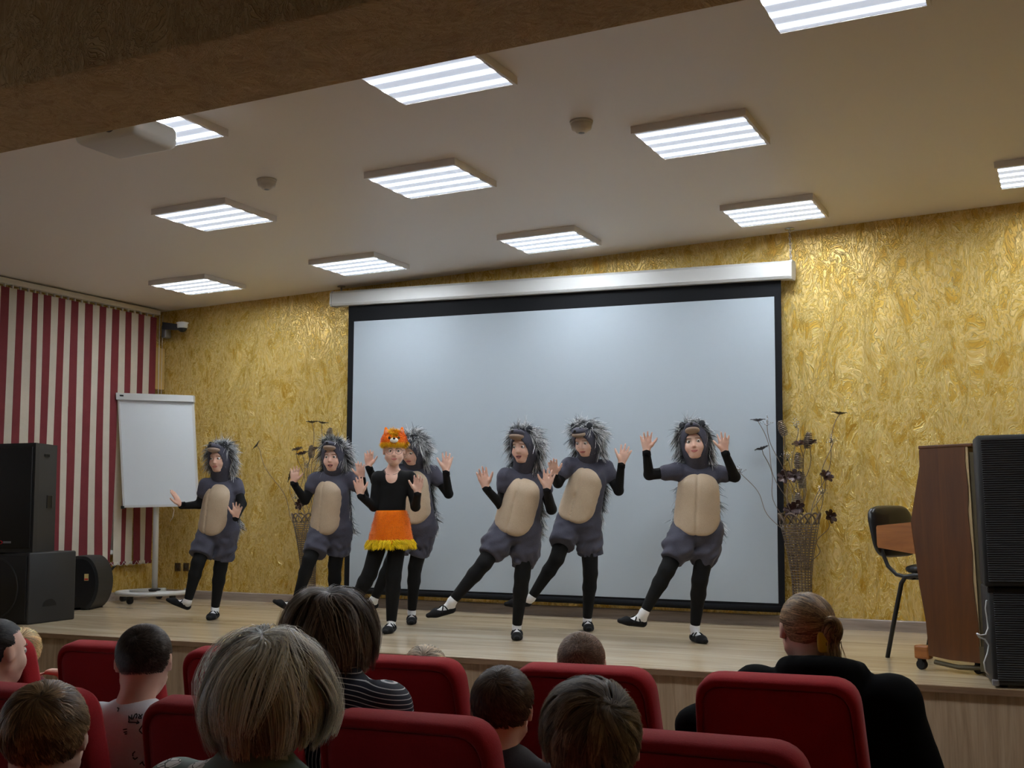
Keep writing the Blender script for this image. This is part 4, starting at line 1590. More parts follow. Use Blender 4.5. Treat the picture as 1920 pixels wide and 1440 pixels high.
def feet(root, ank, shin_dir, heel, toe, up, off, F, s=1.0):
    """sock and slipper on one foot"""
    fd = nrm(toe - heel)
    up = nrm(up - fd * (up @ fd))
    sd = np.cross(fd, up)
    Lf = float(np.linalg.norm(toe - heel))
    hl = heel + up * 0.028 + fd * 0.030
    ball = heel + fd * (0.66 * Lf) + up * 0.020
    tp = heel + fd * (Lf - 0.020) + up * 0.016
    mid = heel + fd * 0.36 * Lf + up * 0.036
    # sock
    K = Field()
    K.rc(ank + shin_dir * 0.045, ank, 0.0285, 0.026, 0.012)
    K.rc(ank, hl, 0.026, 0.025, 0.015)
    K.rc(ank, mid, 0.025, 0.022, 0.015)
    K.rc(mid, ball, 0.022, 0.017, 0.015)
    V, Q = K.mesh(0.006)
    raw('sock', V, Q, M['sock'], root, True, None, off)

    G = Field()
    G.rc(hl, ball, 0.031, 0.034, 0.015, sq=(up, 0.92))
    G.rc(ball, tp, 0.034, 0.020, 0.015, sq=(up, 0.78))
    oc = heel + fd * 0.36 * Lf + up * 0.062
    Aop = np.array([fd, up, sd])

    def fn(X, Y, Z):
        d = G.at(X, Y, Z)
        o = d_el(X, Y, Z, oc, Aop, np.array([0.062, 0.036, 0.030]))
        flo = (X - heel[0]) * up[0] + (Y - heel[1]) * up[1] + (Z - heel[2]) * up[2]
        return smax(smax(d, -o, 0.006), -flo + 0.0005, 0.006)
    lo = np.min([p[2] for p in G.p], 0)
    hi = np.max([p[3] for p in G.p], 0)
    V, Q = mesh_fn(fn, lo, hi, 0.005)
    sh = raw('slipper', V, Q, M['slipper'], root, True, None, off)
    for (t0, t1) in ((0.30, 0.50), (0.50, 0.30)):
        pts = []
        for u in np.linspace(-1.15, 1.15, 11):
            t = t0 + (t1 - t0) * (u + 1) / 2
            cen = heel + fd * t * Lf + up * 0.024
            pts.append(cen + sd * 0.036 * math.sin(u * 1.25) + up * (0.043 - 0.012 * (t - 0.3) / 0.2) * math.cos(u * 1.25))
        MB().tube(pts, 0.0042, 6).build('strap', M['slipper'], sh, True, off)


def fur(V, Nn, mask, n, Lr, down, off, width=0.0045, out=0.55, seedcol=None, back=None, rg=None):
    """strands on a mesh; returns ribbon arrays"""
    rg = rg or rng
    idx = np.nonzero(mask)[0]
    if len(idx) == 0:
        return None
    pick = rg.choice(idx, n)
    p0 = V[pick] + rg.normal(0, 0.003, (n, 3))
    nn = Nn[pick]
    L = rg.uniform(Lr[0], Lr[1], n)
    s = 5
    # locks: strands of a lock lean together
    lock = np.floor(p0 / 0.035).astype(int)
    hsh = np.sin(lock @ np.array([12.9898, 78.233, 37.719])) * 43758.5453
    lk = np.stack([np.modf(np.abs(hsh * (i + 1)))[0] - 0.5 for i in range(3)], 1)
    d = nn * out + np.asarray(down)[None] * (1 - out) + lk * 0.8 + rg.normal(0, 0.16, (n, 3))
    if back is not None:
        d = d + np.asarray(back)[None]
    d /= np.linalg.norm(d, axis=1, keepdims=True)
    path = np.zeros((n, s, 3))
    path[:, 0] = p0
    for i in range(1, s):
        path[:, i] = path[:, i - 1] + d * (L / (s - 1))[:, None]
        d = d + np.asarray(down)[None] * 0.26 + lk * 0.30 + 0.30 * np.sin(i * 2.2 + hsh)[:, None] * np.cross(nn, np.asarray(down)[None])
        d /= np.linalg.norm(d, axis=1, keepdims=True)
    side = np.cross(nn, d) + rg.normal(0, 0.5, (n, 3))
    u = rg.random(n)
    c0 = np.array([0.055, 0.057, 0.062])[None] * (0.5 + 1.0 * rg.random(n))[:, None]
    tipc = np.where((u < 0.64)[:, None], np.array([0.95, 0.97, 0.97])[None], np.array([0.045, 0.047, 0.052])[None]) * (0.55 + 0.6 * rg.random(n))[:, None]
    return ribbons(path, rg.uniform(0.6, 1.3, n) * width, side, c0, tipc, 0.2)


def lerp(a, b, t):
    return a + (b - a) * t


def hedgehog(label, foot, D_adj, j, turn, head_turn, nod=0, roll=0, smile=0.3, mouth=0.0, gaze=(0, 0), s=0.92, pal=None, seed=0, puff=0.0, toe_ang=0.0, lids=0.25):
    """a child in a hedgehog costume; j: joints read off the photograph, (x, y, metres towards the viewer)"""
    rg = np.random.default_rng(100 + seed)
    g0 = onst(*foot)
    g0 = g0 + TOCAM * D_adj
    g0[2] = zst(g0[0])
    D = dep(g0)
    off = np.array([g0[0], g0[1], g0[2]])

    def J(q):
        return P(q[0], q[1], D - (q[2] if len(q) > 2 else 0.0))
    A = heading(turn)
    H = heading(head_turn, nod, roll)
    chin = J(j['chin'])
    hc = chin + H[1] * 0.098 * s - H[2] * 0.045
    shL, shR = J(j['shL']), J(j['shR'])
    pel = J(j['pel'])
    neck = lerp(shL, shR, 0.5) + Z3 * 0.02 - A[2] * 0.01
    chest = lerp(shL, shR, 0.5) - Z3 * 0.13
    F = Field()
    head(F, hc, H, s, 0, ears=False)
    F.rc(hp(hc, H, s, 0, -0.05, -0.015), neck, 0.042 * s, 0.046 * s, 0.02, 1)
    F.rc(chest, pel, 0.10, 0.10, 0.03, 1)
    F.rc(shL, shR, 0.036, 0.036, 0.03, 1)
    cuffs = []
    for sd in 'LR':
        e, w = J(j['el' + sd]), J(j['wr' + sd])
        sh = shL if sd == 'L' else shR
        F.rc(sh, e, 0.039, 0.033, 0.02, 1)
        F.rc(e, w, 0.033, 0.0235, 0.012, 1)
        tip = J(j['tip' + sd])
        d = tip - w
        th = IR if sd == 'L' else -IR
        if 'th' + sd in j:
            th = j['th' + sd]
        pn = j.get('pn' + sd, TOCAM)
        wr = w + nrm(d) * 0.006
        cuffs.append((wr, nrm(d), nrm(e - w)))
        hand(F, wr, d, pn, th, max(0.138, min(0.155, float(np.linalg.norm(d)) * 1.06)), j.get('sp' + sd, 1.0))
    hips, knees, hems, anks = {}, {}, {}, {}
    for sd, sg in (('L', -1), ('R', 1)):
        hips[sd] = pel + A[0] * sg * 0.072 - Z3 * 0.01
        knees[sd], anks[sd], hems[sd] = J(j['kn' + sd]), J(j['an' + sd]), J(j['hem' + sd])
        F.rc(hips[sd], knees[sd], 0.068, 0.050, 0.02, 1)
        cal = lerp(knees[sd], anks[sd], 0.3)
        F.rc(knees[sd], cal, 0.048, 0.047, 0.015, 1)
        F.rc(cal, anks[sd] + nrm(knees[sd] - anks[sd]) * 0.03, 0.046, 0.032, 0.015, 1)
    body, BV, BQ = body_object('person', F, 0.0063, [M['skin'], M['black_knit']], off)
    tag(body, label, 'person', 'children in hedgehog costumes')
    face(body, F, hc, H, s, off, smile, gaze, mouth, lids=lids)
    add_cuffs(body, cuffs, off)

    # ---- grey suit
    T = Field()
    t0, t1 = lerp(chest, pel, -0.12), lerp(chest, pel, 0.92)
    T.rc(t0, t1, 0.120, 0.142, 0.03, sq=(A[2], 0.86))
    Sx = Field()
    Sx.p += T.p
    Sx.rc(lerp(shL, shR, 0.06), lerp(shL, shR, 0.94), 0.053, 0.053, 0.05)
    Sx.rc(neck - Z3 * 0.02, neck + Z3 * 0.035, 0.072, 0.056, 0.04)
    for sd in 'LR':
        sh = shL if sd == 'L' else shR
        e = J(j['el' + sd])
        Sx.rc(sh, lerp(sh, e, 0.40), 0.054, 0.050, 0.018)
        hm = hems[sd]
        hip = hips[sd] + Z3 * 0.0
        md = lerp(hip, hm, 0.62)
        Sx.rc(hip, md, 0.092, 0.088 + puff * 0.008, 0.016)
        Sx.rc(md, hm + nrm(hm - md) * 0.06, 0.088 + puff * 0.008, 0.052 if puff > 0.5 else 0.084, 0.012)
    axes = {sd: (hips[sd], hems[sd]) for sd in 'LR'}

    def folds(X, Y, Z, d):
        o = 0.0036 * wob(X, Y, Z, 30, seed) + 0.0026 * wob(X, Y, Z, 70, seed * 2)
        cut = np.full(np.shape(d), -1.0)
        for sd in 'LR':
            a, b = axes[sd]
            ba = b - a
            px, py, pz = X - a[0], Y - a[1], Z - a[2]
            t = np.clip((px * ba[0] + py * ba[1] + pz * ba[2]) / (ba @ ba), 0, 1.3)
            vx = px * A[0][0] + py * A[0][1] + pz * A[0][2]
            vf = px * A[2][0] + py * A[2][1] + pz * A[2][2]
            an = np.arctan2(vf, vx)
            near = np.exp(-((np.sqrt(px ** 2 + py ** 2 + pz ** 2) - 0.18) / 0.16) ** 2)
            o = o + near * t * 0.0050 * np.sin(an * 7 + 4 * np.sin(Z * 22 + seed)) + near * 0.0030 * np.sin(Z * 80 + 3 * an + seed) * (t > 0.3)
            u = ba / np.linalg.norm(ba)
            al = (X - b[0]) * u[0] + (Y - b[1]) * u[1] + (Z - b[2]) * u[2]
            rx, ry, rz = X - b[0] - al * u[0], Y - b[1] - al * u[1], Z - b[2] - al * u[2]
            inn = np.sqrt(rx * rx + ry * ry + rz * rz) < 0.125
            cut = np.maximum(cut, np.where(inn & (al > -0.06), al - 0.012, -1.0))
        return smax(d + o, cut, 0.006)
    V, Q = Sx.mesh(0.0078, folds)
    V = relax(V, Q, 1, 0.5)
    raw('costume_suit', V, Q, M['grey_suit'], body, True, None, off)

    # ---- padded belly
    up = nrm(t0 - t1)
    bc = J(j['belly'])
    bw, bh = j['bsize']
    px_m = FPX / D
    bw, bh = bw / px_m / 2 * 1.08, bh / px_m / 2 * 1.03
    cen = lerp(t0, t1, 0.5)
    Bf = nrm(A[2] - up * (A[2] @ up))
    Br = np.cross(up, Bf)
    # put the panel's middle where the photograph shows it, on the front of the torso
    bc = bc + Bf * (0.11 + (cen - bc) @ Bf)
    rad = min(bw, bh) * 0.70

    def fn(X, Y, Z):
        d = T.at(X, Y, Z) - 0.016
        px, py, pz = X - bc[0], Y - bc[1], Z - bc[2]
        u_ = px * Br[0] + py * Br[1] + pz * Br[2]
        v_ = px * up[0] + py * up[1] + pz * up[2]
        w_ = px * Bf[0] + py * Bf[1] + pz * Bf[2]
        wid = bw * (1 - 0.10 * (v_ > 0) * (v_ / bh) ** 2)
        qx, qy = np.abs(u_) - (wid - rad), np.abs(v_) - (bh - rad)
        d2 = np.sqrt(np.maximum(qx, 0) ** 2 + np.maximum(qy, 0) ** 2) + np.minimum(np.maximum(qx, qy), 0) - rad
        d = d + 0.010 * np.exp(-(u_ / 0.006) ** 2)
        d = d + 0.0016 * np.sin(v_ * 120 + 6 * np.sin(u_ * 20 + seed)) * np.exp(-((np.abs(u_) - bw) / 0.05) ** 2) + 0.0012 * wob(X, Y, Z, 45, seed)
        d = smax(d, d2, 0.030)
        return smax(d, -(w_ + 0.09), 0.01)
    V, Q = mesh_fn(fn, bc - 0.24, bc + 0.24, 0.0078)
    V = relax(V, Q, 1, 0.4)
    raw('belly_panel', V, Q, M['tan_satin'], body, True, None, off)

    # ---- hood with snout and quills
    oc = (0.0, -0.020)
    orr = (0.054, 0.075)

    def loc(X, Y, Z):
        px, py, pz = X - hc[0], Y - hc[1], Z - hc[2]
        return [(px * H[i][0] + py * H[i][1] + pz * H[i][2]) / s for i in range(3)]
    Hd = Field()
    Hd.el(hp(hc, H, s, 0, 0.018, -0.008), H, np.array([0.089, 0.104, 0.103]) * s, 0.03)
    Hd.rc(hp(hc, H, s, 0, -0.06, -0.01), neck + Z3 * 0.01, 0.070, 0.074, 0.05)

    def hfn(X, Y, Z):
        d = Hd.at(X, Y, Z)
        a, b, w = loc(X, Y, Z)
        o = (np.sqrt(((a - oc[0]) / orr[0]) ** 2 + ((b - oc[1]) / orr[1]) ** 2) - 1) * 0.05 * s
        o = np.where(w > 0.0, o, np.maximum(o, -w * s))
        return smax(d, -o, 0.008)
    lo = np.min([p[2] for p in Hd.p], 0)
    hi = np.max([p[3] for p in Hd.p], 0)
    V, Q = mesh_fn(hfn, lo, hi, 0.007)
    V = relax(V, Q, 1, 0.5)
    hood = raw('hood', V, Q, M['grey_suit'], body, True, None, off)
    Nv = vnormals(V, Q)
    a, b, w = loc(V[:, 0], V[:, 1], V[:, 2])
    ell = np.sqrt(((a - oc[0]) / orr[0]) ** 2 + ((b - oc[1]) / orr[1]) ** 2)
    mask = ((w < 0.022) | (b > 0.098)) & (b > -0.10) & ~((b < 0.01) & (w > -0.012)) & ~((np.abs(a) < 0.045) & (w > 0.035) & (b < 0.11))
    down = -Z3
    parts = []
    up_lean = fur(V, Nv, mask & (b > 0.06), 1700, (0.03, 0.060), down, off, 0.0036, 0.68, None, -H[2] * 0.25, rg)
    parts.append(up_lean)
    parts.append(fur(V, Nv, mask, 4300, (0.06, 0.110), down, off, 0.0040, 0.40, None, -H[2] * 0.15, rg))
    # ---- quilled back
    C = Field()
    C.rc(t0 + Z3 * 0.05, lerp(t0, t1, 1.0), 0.128, 0.148, 0.03, sq=(A[2], 0.96))

    def cfn(X, Y, Z):
        d = C.at(X, Y, Z)
        w_ = (X - cen[0]) * A[2][0] + (Y - cen[1]) * A[2][1] + (Z - cen[2]) * A[2][2]
        z_ = Z - (t1[2] - 0.06)
        return smax(smax(d, w_ + 0.045, 0.02), -z_, 0.03)
    lo = np.min([p[2] for p in C.p], 0)
    hi = np.max([p[3] for p in C.p], 0)
    V2, Q2 = mesh_fn(cfn, lo, hi, 0.009)
    N2 = vnormals(V2, Q2)
    raw('quilled_back', V2, Q2, M['fur_base'], body, True, None, off)
    wv = N2 @ A[2]
    parts.append(fur(V2, N2, (wv < 0.55), 3500, (0.05, 0.085), down, off, 0.0043, 0.26, None, None, rg))
    fv, ff, fc_ = join([p for p in parts if p is not None])
    tag(raw('quills', fv, ff, M['furstrand'], hood, True, None, off, fc_), None, None, None, 'stuff')
    # snout
    sn = hp(hc, H, s, 0, 0.084, 0.082)
    Sn = np.array([H[0], nrm(H[1] - 0.22 * H[2]), nrm(H[2] + 0.22 * H[1])])
    MB().ball(sn + Sn[1] * 0.008, np.array([0.046, 0.026, 0.062]) * s, 20, 14, 0, Sn).build('snout', M['grey_suit'], hood, True, off)
    MB().ball(sn - Sn[1] * 0.015, np.array([0.045, 0.021, 0.057]) * s, 20, 14, 0, Sn).build('snout_underside', M['tan_cloth'], hood, True, off)
    MB().ball(sn + Sn[2] * 0.056 * s + Sn[1] * 0.012, 0.0115 * s, 12, 8).build('snout_nose', M['dark'], hood, True, off)
    for e in (-1, 1):
        MB().ball(sn + Sn[0] * e * 0.024 * s + Sn[1] * 0.026 * s + Sn[2] * 0.022 * s, 0.0075 * s, 10, 7).build('button_eye', M['dark'], hood, True, off)
        ec = hp(hc, H, s, e * 0.062, 0.112, 0.030)
        MB().ball(ec, np.array([0.020, 0.022, 0.009]) * s, 14, 10, 0, frame(H[2] + e * 0.4 * H[0] + 0.3 * H[1], H[1])).build('hood_ear', M['fur_base'], hood, True, off)
    # ---- feet
    for sd in 'LR':
        shin = nrm(knees[sd] - anks[sd])
        if sd == 'R':
            heel = np.array([anks[sd][0], anks[sd][1], 0.0])
            fdir = math.cos(math.radians(toe_ang)) * TOCAM + math.sin(math.radians(toe_ang)) * IR
            heel = heel - fdir * 0.045
            heel[2] = zst(heel[0])
            toe = heel + fdir * 0.195
            upv = Z3
        else:
            heel, toe = J(j['heelL']), J(j['toeL'])
            toe = heel + nrm(toe - heel) * 0.195
            upv = shin
        feet(body, anks[sd], shin, heel, toe, upv, off, F)
    return body

hedgehog('child in grey hedgehog costume dancing right beside the white flip chart', (404, 1160), 0.0, dict(
    chin=(407, 885, 0.10), shL=(386, 910, 0.03), shR=(442, 908, -0.02), elL=(374, 946, 0.02), wrL=(340, 949, 0.06), tipL=(322, 918, 0.08), thL=TOCAM, pnL=-IR, spL=0.5,
    elR=(454, 945, 0.06), wrR=(442, 972, 0.20), tipR=(446, 943, 0.24), spR=1.1, pel=(410, 992), belly=(403, 949), bsize=(70, 97),
    hemL=(376, 1040, 0.10), hemR=(417, 1046), knL=(371, 1056, 0.14), anL=(352, 1128, 0.16), heelL=(354, 1146, 0.13), toeL=(312, 1128, 0.20),
    knR=(413, 1066, 0.02), anR=(403, 1142, 0.0)), 15, 15, 4, 0, 0.1, 0.2, (-0.2, 0), 0.99, None, 1, 0.0, -5)
hedgehog('child in grey hedgehog costume with open mouth in front of the flower vase', (626, 1166), 0.0, dict(
    chin=(622, 883, 0.10), shL=(592, 898, 0.02), shR=(656, 896, 0.0), elL=(572, 938, 0.05), wrL=(550, 906, 0.14), tipL=(554, 876, 0.16), spL=0.7,
    elR=(683, 930, 0.04), wrR=(679, 898, 0.12), tipR=(674, 866, 0.14), spR=0.6, pel=(621, 988), belly=(614, 947), bsize=(67, 98),
    hemL=(590, 1036, 0.12), hemR=(634, 1037), knL=(580, 1050, 0.16), anL=(554, 1133, 0.18), heelL=(551, 1152, 0.15), toeL=(516, 1133, 0.22),
    knR=(628, 1060, 0.02), anR=(626, 1146, 0.0)), 14, 10, 4, 0, 0.3, 0.9, (0.05, 0), 1.0, None, 2, 0.0, 0)
hedgehog('child in grey hedgehog costume looking down behind the fox girl', (774, 1168), 0.0, dict(
    chin=(772, 872, 0.10), shL=(740, 884, 0.03), shR=(812, 886, -0.02), elL=(704, 902, 0.04), wrL=(691, 877, 0.14), tipL=(692, 844, 0.16), spL=0.5,
    elR=(841, 926, 0.04), wrR=(836, 885, 0.14), tipR=(840, 848, 0.16), spR=1.0, pel=(780, 984), belly=(777, 927), bsize=(68, 98),
    hemL=(745, 1034, 0.10), hemR=(783, 1037), knL=(733, 1056, 0.12), anL=(701, 1124, 0.14), heelL=(706, 1143, 0.10), toeL=(668, 1132, 0.18),
    knR=(778, 1064, 0.02), anR=(772, 1148, 0.0)), 16, 24, 24, 0, 0.0, 0.1, (0, -0.3), 1.0, None, 3, 0.0, 4, 0.8)
hedgehog('child in grey hedgehog costume with the widest leg stretch, next to the fox girl', (968, 1197), 0.0, dict(
    chin=(978, 868, 0.10), shL=(948, 893, 0.03), shR=(1014, 893, -0.02), elL=(940, 947, 0.02), wrL=(911, 916, 0.14), tipL=(901, 876, 0.16), thL=nrm(IR * 0.6 + TOCAM * 0.6), spL=0.6,
    elR=(1034, 955, 0.05), wrR=(1025, 919, 0.18), tipR=(1031, 879, 0.20), spR=1.1, pel=(969, 990), belly=(974, 945), bsize=(76, 106),
    hemL=(918, 1040, 0.10), hemR=(981, 1060), knL=(908, 1056, 0.12), anL=(848, 1127, 0.14), heelL=(855, 1148, 0.11), toeL=(806, 1158, 0.16),
    knR=(979, 1080, 0.04), anR=(969, 1176, 0.0)), 18, 30, 6, 0, 0.4, 0.6, (-0.1, 0.1), 1.0, None, 4, 1.0, 0)
hedgehog('child in grey hedgehog costume glancing down, leg crossed behind the neighbour', (1098, 1181), 0.0, dict(
    chin=(1098, 856, 0.10), shL=(1066, 872, 0.03), shR=(1136, 876, -0.02), elL=(1046, 906, 0.06), wrL=(1040, 892, 0.16), tipL=(1036, 868, 0.20), spL=0.5,
    elR=(1160, 920, 0.04), wrR=(1165, 871, 0.14), tipR=(1176, 834, 0.16), spR=1.2, pel=(1084, 978), belly=(1090, 925), bsize=(73, 101),
    hemL=(1054, 1020, 0.10), hemR=(1106, 1036), knL=(1044, 1048, 0.12), anL=(996, 1121, 0.12), heelL=(997, 1137, 0.09), toeL=(941, 1137, 0.14),
    knR=(1107, 1075, 0.03), anR=(1101, 1163, 0.0)), 20, 30, 20, 0, 0.2, 0.0, (-0.1, -0.3), 1.0, None, 5, 0.4, 2, 0.8)
hedgehog('smiling child in grey hedgehog costume with both hands raised high', (1308, 1203), 0.0, dict(
    chin=(1304, 859, 0.10), shL=(1268, 884, 0.02), shR=(1348, 888, -0.02), elL=(1217, 890, 0.04), wrL=(1212, 848, 0.12), tipL=(1211, 810, 0.14), spL=1.1,
    elR=(1378, 894, 0.04), wrR=(1359, 849, 0.16), tipR=(1355, 811, 0.18), spR=1.15, pel=(1307, 992), belly=(1306, 941), bsize=(86, 112),
    hemL=(1262, 1048, 0.10), hemR=(1316, 1058), knL=(1250, 1070, 0.12), anL=(1208, 1148, 0.12), heelL=(1210, 1177, 0.09), toeL=(1156, 1168, 0.15),
    knR=(1312, 1088, 0.04), anR=(1303, 1176, 0.0)), 8, 12, 0, -4, 0.8, 0.0, (0.15, 0), 1.0, None, 6, 1.0, 18)


# ------------------------------------------------------------------ the fox girl
def fox_girl():
    seed = 9
    rg = np.random.default_rng(77)
    g0 = onst(730, 1185)
    D = dep(g0)
    off = g0.copy()
    s = 0.92

    def J(x, y, d=0.0):
        return P(x, y, D - d)
    A = heading(2)
    H = heading(-6, 2, 0)
    hc = J(739, 872, 0.09) + H[1] * 0.098 * s - H[2] * 0.045
    shL, shR = J(709, 896), J(768, 896)
    pel = J(734, 980)
    neck = J(736, 888)
    waist = J(735, 952)
    chest = J(737, 915)
    F = Field()
    head(F, hc, H, s, 0)
    F.rc(hp(hc, H, s, 0, -0.045, -0.018), neck - Z3 * 0.0, 0.034, 0.036, 0.018, 0)
    F.rc(neck, neck - Z3 * 0.03 + A[2] * 0.012, 0.05, 0.055, 0.03, 0)
    F.rc(chest, waist, 0.098, 0.086, 0.03, 1, sq=(A[2], 0.70))
    F.rc(waist, pel, 0.082, 0.084, 0.03, 1, sq=(A[2], 0.78))
    F.rc(shL, shR, 0.045, 0.045, 0.03, 1)
    F.rc(lerp(shL, shR, 0.3) - Z3 * 0.01, lerp(shL, shR, 0.7) - Z3 * 0.01, 0.05, 0.05, 0.03, 1)
    joints = dict(elL=J(701, 950, 0.0), wrL=J(676, 930, 0.13), tipL=J(670, 889, 0.15), elR=J(779, 950, 0.02), wrR=J(783, 926, 0.15), tipR=J(786, 887, 0.18))
    cuffs = []
    for sd, sh in (('L', shL), ('R', shR)):
        e, w, tp = joints['el' + sd], joints['wr' + sd], joints['tip' + sd]
        F.rc(sh, e, 0.040, 0.032, 0.02, 1)
        F.rc(e, w, 0.032, 0.024, 0.012, 1)
        cuffs.append((w + nrm(tp - w) * 0.006, nrm(tp - w), nrm(e - w)))
        hand(F, w + nrm(tp - w) * 0.006, tp - w, TOCAM, IR if sd == 'L' else -IR, 0.142, 0.55)
    hipL, hipR = pel - A[0] * 0.052 - Z3 * 0.03, pel + A[0] * 0.052 - Z3 * 0.03
    knL, anL = J(693, 1076, 0.02), J(664, 1128, 0.0)
    knR, anR = J(738, 1082, 0.03), J(734, 1161, 0.0)
    for hip, kn, an in ((hipL, knL, anL), (hipR, knR, anR)):
        F.rc(hip, kn, 0.066, 0.050, 0.02, 1)
        cal = lerp(kn, an, 0.3)
        F.rc(kn, cal, 0.050, 0.050, 0.015, 1)
        F.rc(cal, an, 0.050, 0.035, 0.015, 1)
    body, BV, BQ = body_object('person', F, 0.0063, [M['skin'], M['black_knit']], off)
    tag(body, 'girl in black leotard, orange skirt, glasses and fox hat', 'person')
    face(body, F, hc, H, s, off, 0.7, (0.25, 0), 0.0, None, 0.1)
    add_cuffs(body, cuffs, off)
    # hair under the hat
    Hh = Field()
    Hh.el(hp(hc, H, s, 0, 0.038, -0.022), H, np.array([0.078, 0.074, 0.086]) * s, 0.01)
    V, Q = mesh_fn(lambda X, Y, Z: smax(Hh.at(X, Y, Z), ((X - hc[0]) * H[2][0] + (Y - hc[1]) * H[2][1] + (Z - hc[2]) * H[2][2]) - 0.030 * s, 0.01), hc - 0.12, hc + 0.13, 0.006)
    raw('hair', V, Q, M['brow'], body, True, None, off)
    # glasses
    gm = mat('glasses_metal', S(150, 130, 120), 0.3, 0.8)
    mb = MB()
    for e in (-1, 1):
        ring = []
        for a in np.linspace(0, 2 * math.pi, 24, endpoint=False):
            ring.append(hp(hc, H, s, e * 0.032 + 0.025 * math.cos(a), 0.001 + 0.021 * math.sin(a), 0.092 - 0.010 * abs(math.cos(a)) * (1 if math.cos(a) * e > 0 else 0)))
        mb.tube(ring, 0.0014, 6, 0, True)
        mb.tube([hp(hc, H, s, e * 0.057, 0.006, 0.082), hp(hc, H, s, e * 0.074, 0.008, 0.03), hp(hc, H, s, e * 0.078, 0.008, -0.01)], 0.0013, 5)
    mb.tube([hp(hc, H, s, -0.007, 0.004, 0.096), hp(hc, H, s, 0, 0.007, 0.098), hp(hc, H, s, 0.007, 0.004, 0.096)], 0.0014, 5)
    mb.build('glasses', gm, body, True, off)
    mb = MB()
    pts = [neck + A[0] * 0.05 * math.sin(t) * 1.0 + A[2] * (0.050 + 0.012 * math.cos(t)) - Z3 * (0.045 * (1 + math.cos(t)) / 2 - 0.035) for t in np.linspace(-2.2, 2.2, 17)]
    mb.tube(pts, 0.0012, 5).build('necklace', gm, body, True, off)
    # hat
    hatc = hp(hc, H, s, 0, 0.072, -0.004)
    T = Field()
    T.el(hatc, H, np.array([0.090, 0.082, 0.100]) * s, 0.02)

    def hfn(X, Y, Z):
        d = T.at(X, Y, Z)
        b = (X - hc[0]) * H[1][0] + (Y - hc[1]) * H[1][1] + (Z - hc[2]) * H[1][2]
        return smax(d, -(b - 0.048 * s), 0.012) + 0.0008 * wob(X, Y, Z, 140)
    V, Q = mesh_fn(hfn, hatc - 0.13, hatc + 0.13, 0.006)
    hat = raw('fox_hat', V, Q, M['orange_plush'], body, True, None, off)
    Nv = vnormals(V, Q)
    lb = ((V - hc) @ H[1]) / s
    la = ((V - hc) @ H[0]) / s
    lw = ((V - hc) @ H[2]) / s

    def plush(mask, n, L, col, out, w=0.0026, down=-Z3):
        f = fur(V, Nv, mask, n, L, down, off, w, out, None, None, rg)
        c = np.ones((len(f[2]), 3)) * np.array(col)[None] * (0.75 + 0.5 * rg.random((len(f[2]) // 10, 1)).repeat(10, 0))
        return f[0], f[1], c
    orange, yellow = (0.80, 0.15, 0.004), (0.84, 0.48, 0.005)
    parts = [plush((lb > 0.055), 4200, (0.006, 0.012), orange, 0.75), plush((lb < 0.072) & (lb > 0.046), 2600, (0.018, 0.032), yellow, 0.5),
             plush((lb > 0.105) & (np.abs(la) < 0.030) & (lw > 0.0), 500, (0.02, 0.038), yellow, 0.8)]
    fv, ff, fcol = join(parts)
    tag(raw('plush_pile', fv, ff, M['furstrand'], hat, True, None, off, fcol), None, None, None, 'stuff')
    for e in (-1, 1):
        ec = hp(hc, H, s, e * 0.056, 0.148, 0.010)
        Ae = np.array([nrm(H[0] - e * 0.0 * H[1]), nrm(H[1] + e * 0.15 * H[0]), H[2]])
        Ee = Field()
        Ee.rc(ec - Ae[1] * 0.018, ec + Ae[1] * 0.022, 0.026 * s, 0.010 * s, 0.01, sq=(Ae[2], 0.5))
        V2, Q2 = Ee.mesh(0.005)
        raw('hat_ear', V2, Q2, M['orange_plush'], hat, True, None, off)
        MB().ball(ec - Ae[1] * 0.006 + Ae[2] * 0.012, np.array([0.013, 0.020, 0.005]) * s, 12, 8, 0, Ae).build('inner_ear', mat('pink_plush', S(232, 150, 110), 0.9) if e < 0 else bpy.data.materials['pink_plush'], hat, True, off)
        MB().ball(hp(hc, H, s, e * 0.033, 0.098, 0.088), np.array([0.010, 0.012, 0.006]) * s, 12, 8, 0, H).build('plush_eye', M['dark'], hat, True, off)
    MB().ball(hp(hc, H, s, 0, 0.080, 0.098), np.array([0.030, 0.020, 0.020]) * s, 16, 10, 0, H).build('muzzle', M['white_plush'], hat, True, off)
    MB().ball(hp(hc, H, s, 0, 0.092, 0.114), np.array([0.010, 0.008, 0.007]) * s, 12, 8, 0, H).build('plush_nose', M['dark'], hat, True, off)
    # skirt
    top, bot = J(734, 957), J(733, 1020)
    rings = []
    nk = 96
    for t in np.linspace(0, 1, 18):
        c = lerp(top, bot, t)
        rx = 0.100 + 0.054 * t ** 0.8
        ry = 0.090 + 0.048 * t ** 0.8
        rg_ = []
        for k in range(nk):
            a = 2 * math.pi * k / nk
            f_ = 1 + 0.018 * math.sin(a * 9 + 0.6) * t + 0.02 * math.sin(a * 26) * max(0, 1 - t * 5) + 0.012 * math.sin(a * 5 + 7 * t)
            rg_.append(c + A[0] * rx * f_ * math.cos(a) + A[2] * ry * f_ * math.sin(a))
        rings.append(rg_)
    outer = rings
    inner = [[lerp(top, bot, t) + (p - lerp(top, bot, t)) * 0.95 for p in r_] for r_, t in zip(rings, np.linspace(0, 1, 18))][::-1]
    allr = outer + inner
    V, Fq = loft(allr + [allr[0]], False)
    sk = MB().add(V, Fq).build('skirt', M['orange_plush'], body, True, off)
    Vs = np.array([p for r_ in outer[:-1] for p in r_])
    cs_ = np.array([lerp(top, bot, t) for t in np.linspace(0, 1, 18)[:-1] for _ in range(nk)])
    Ns = (Vs - cs_)
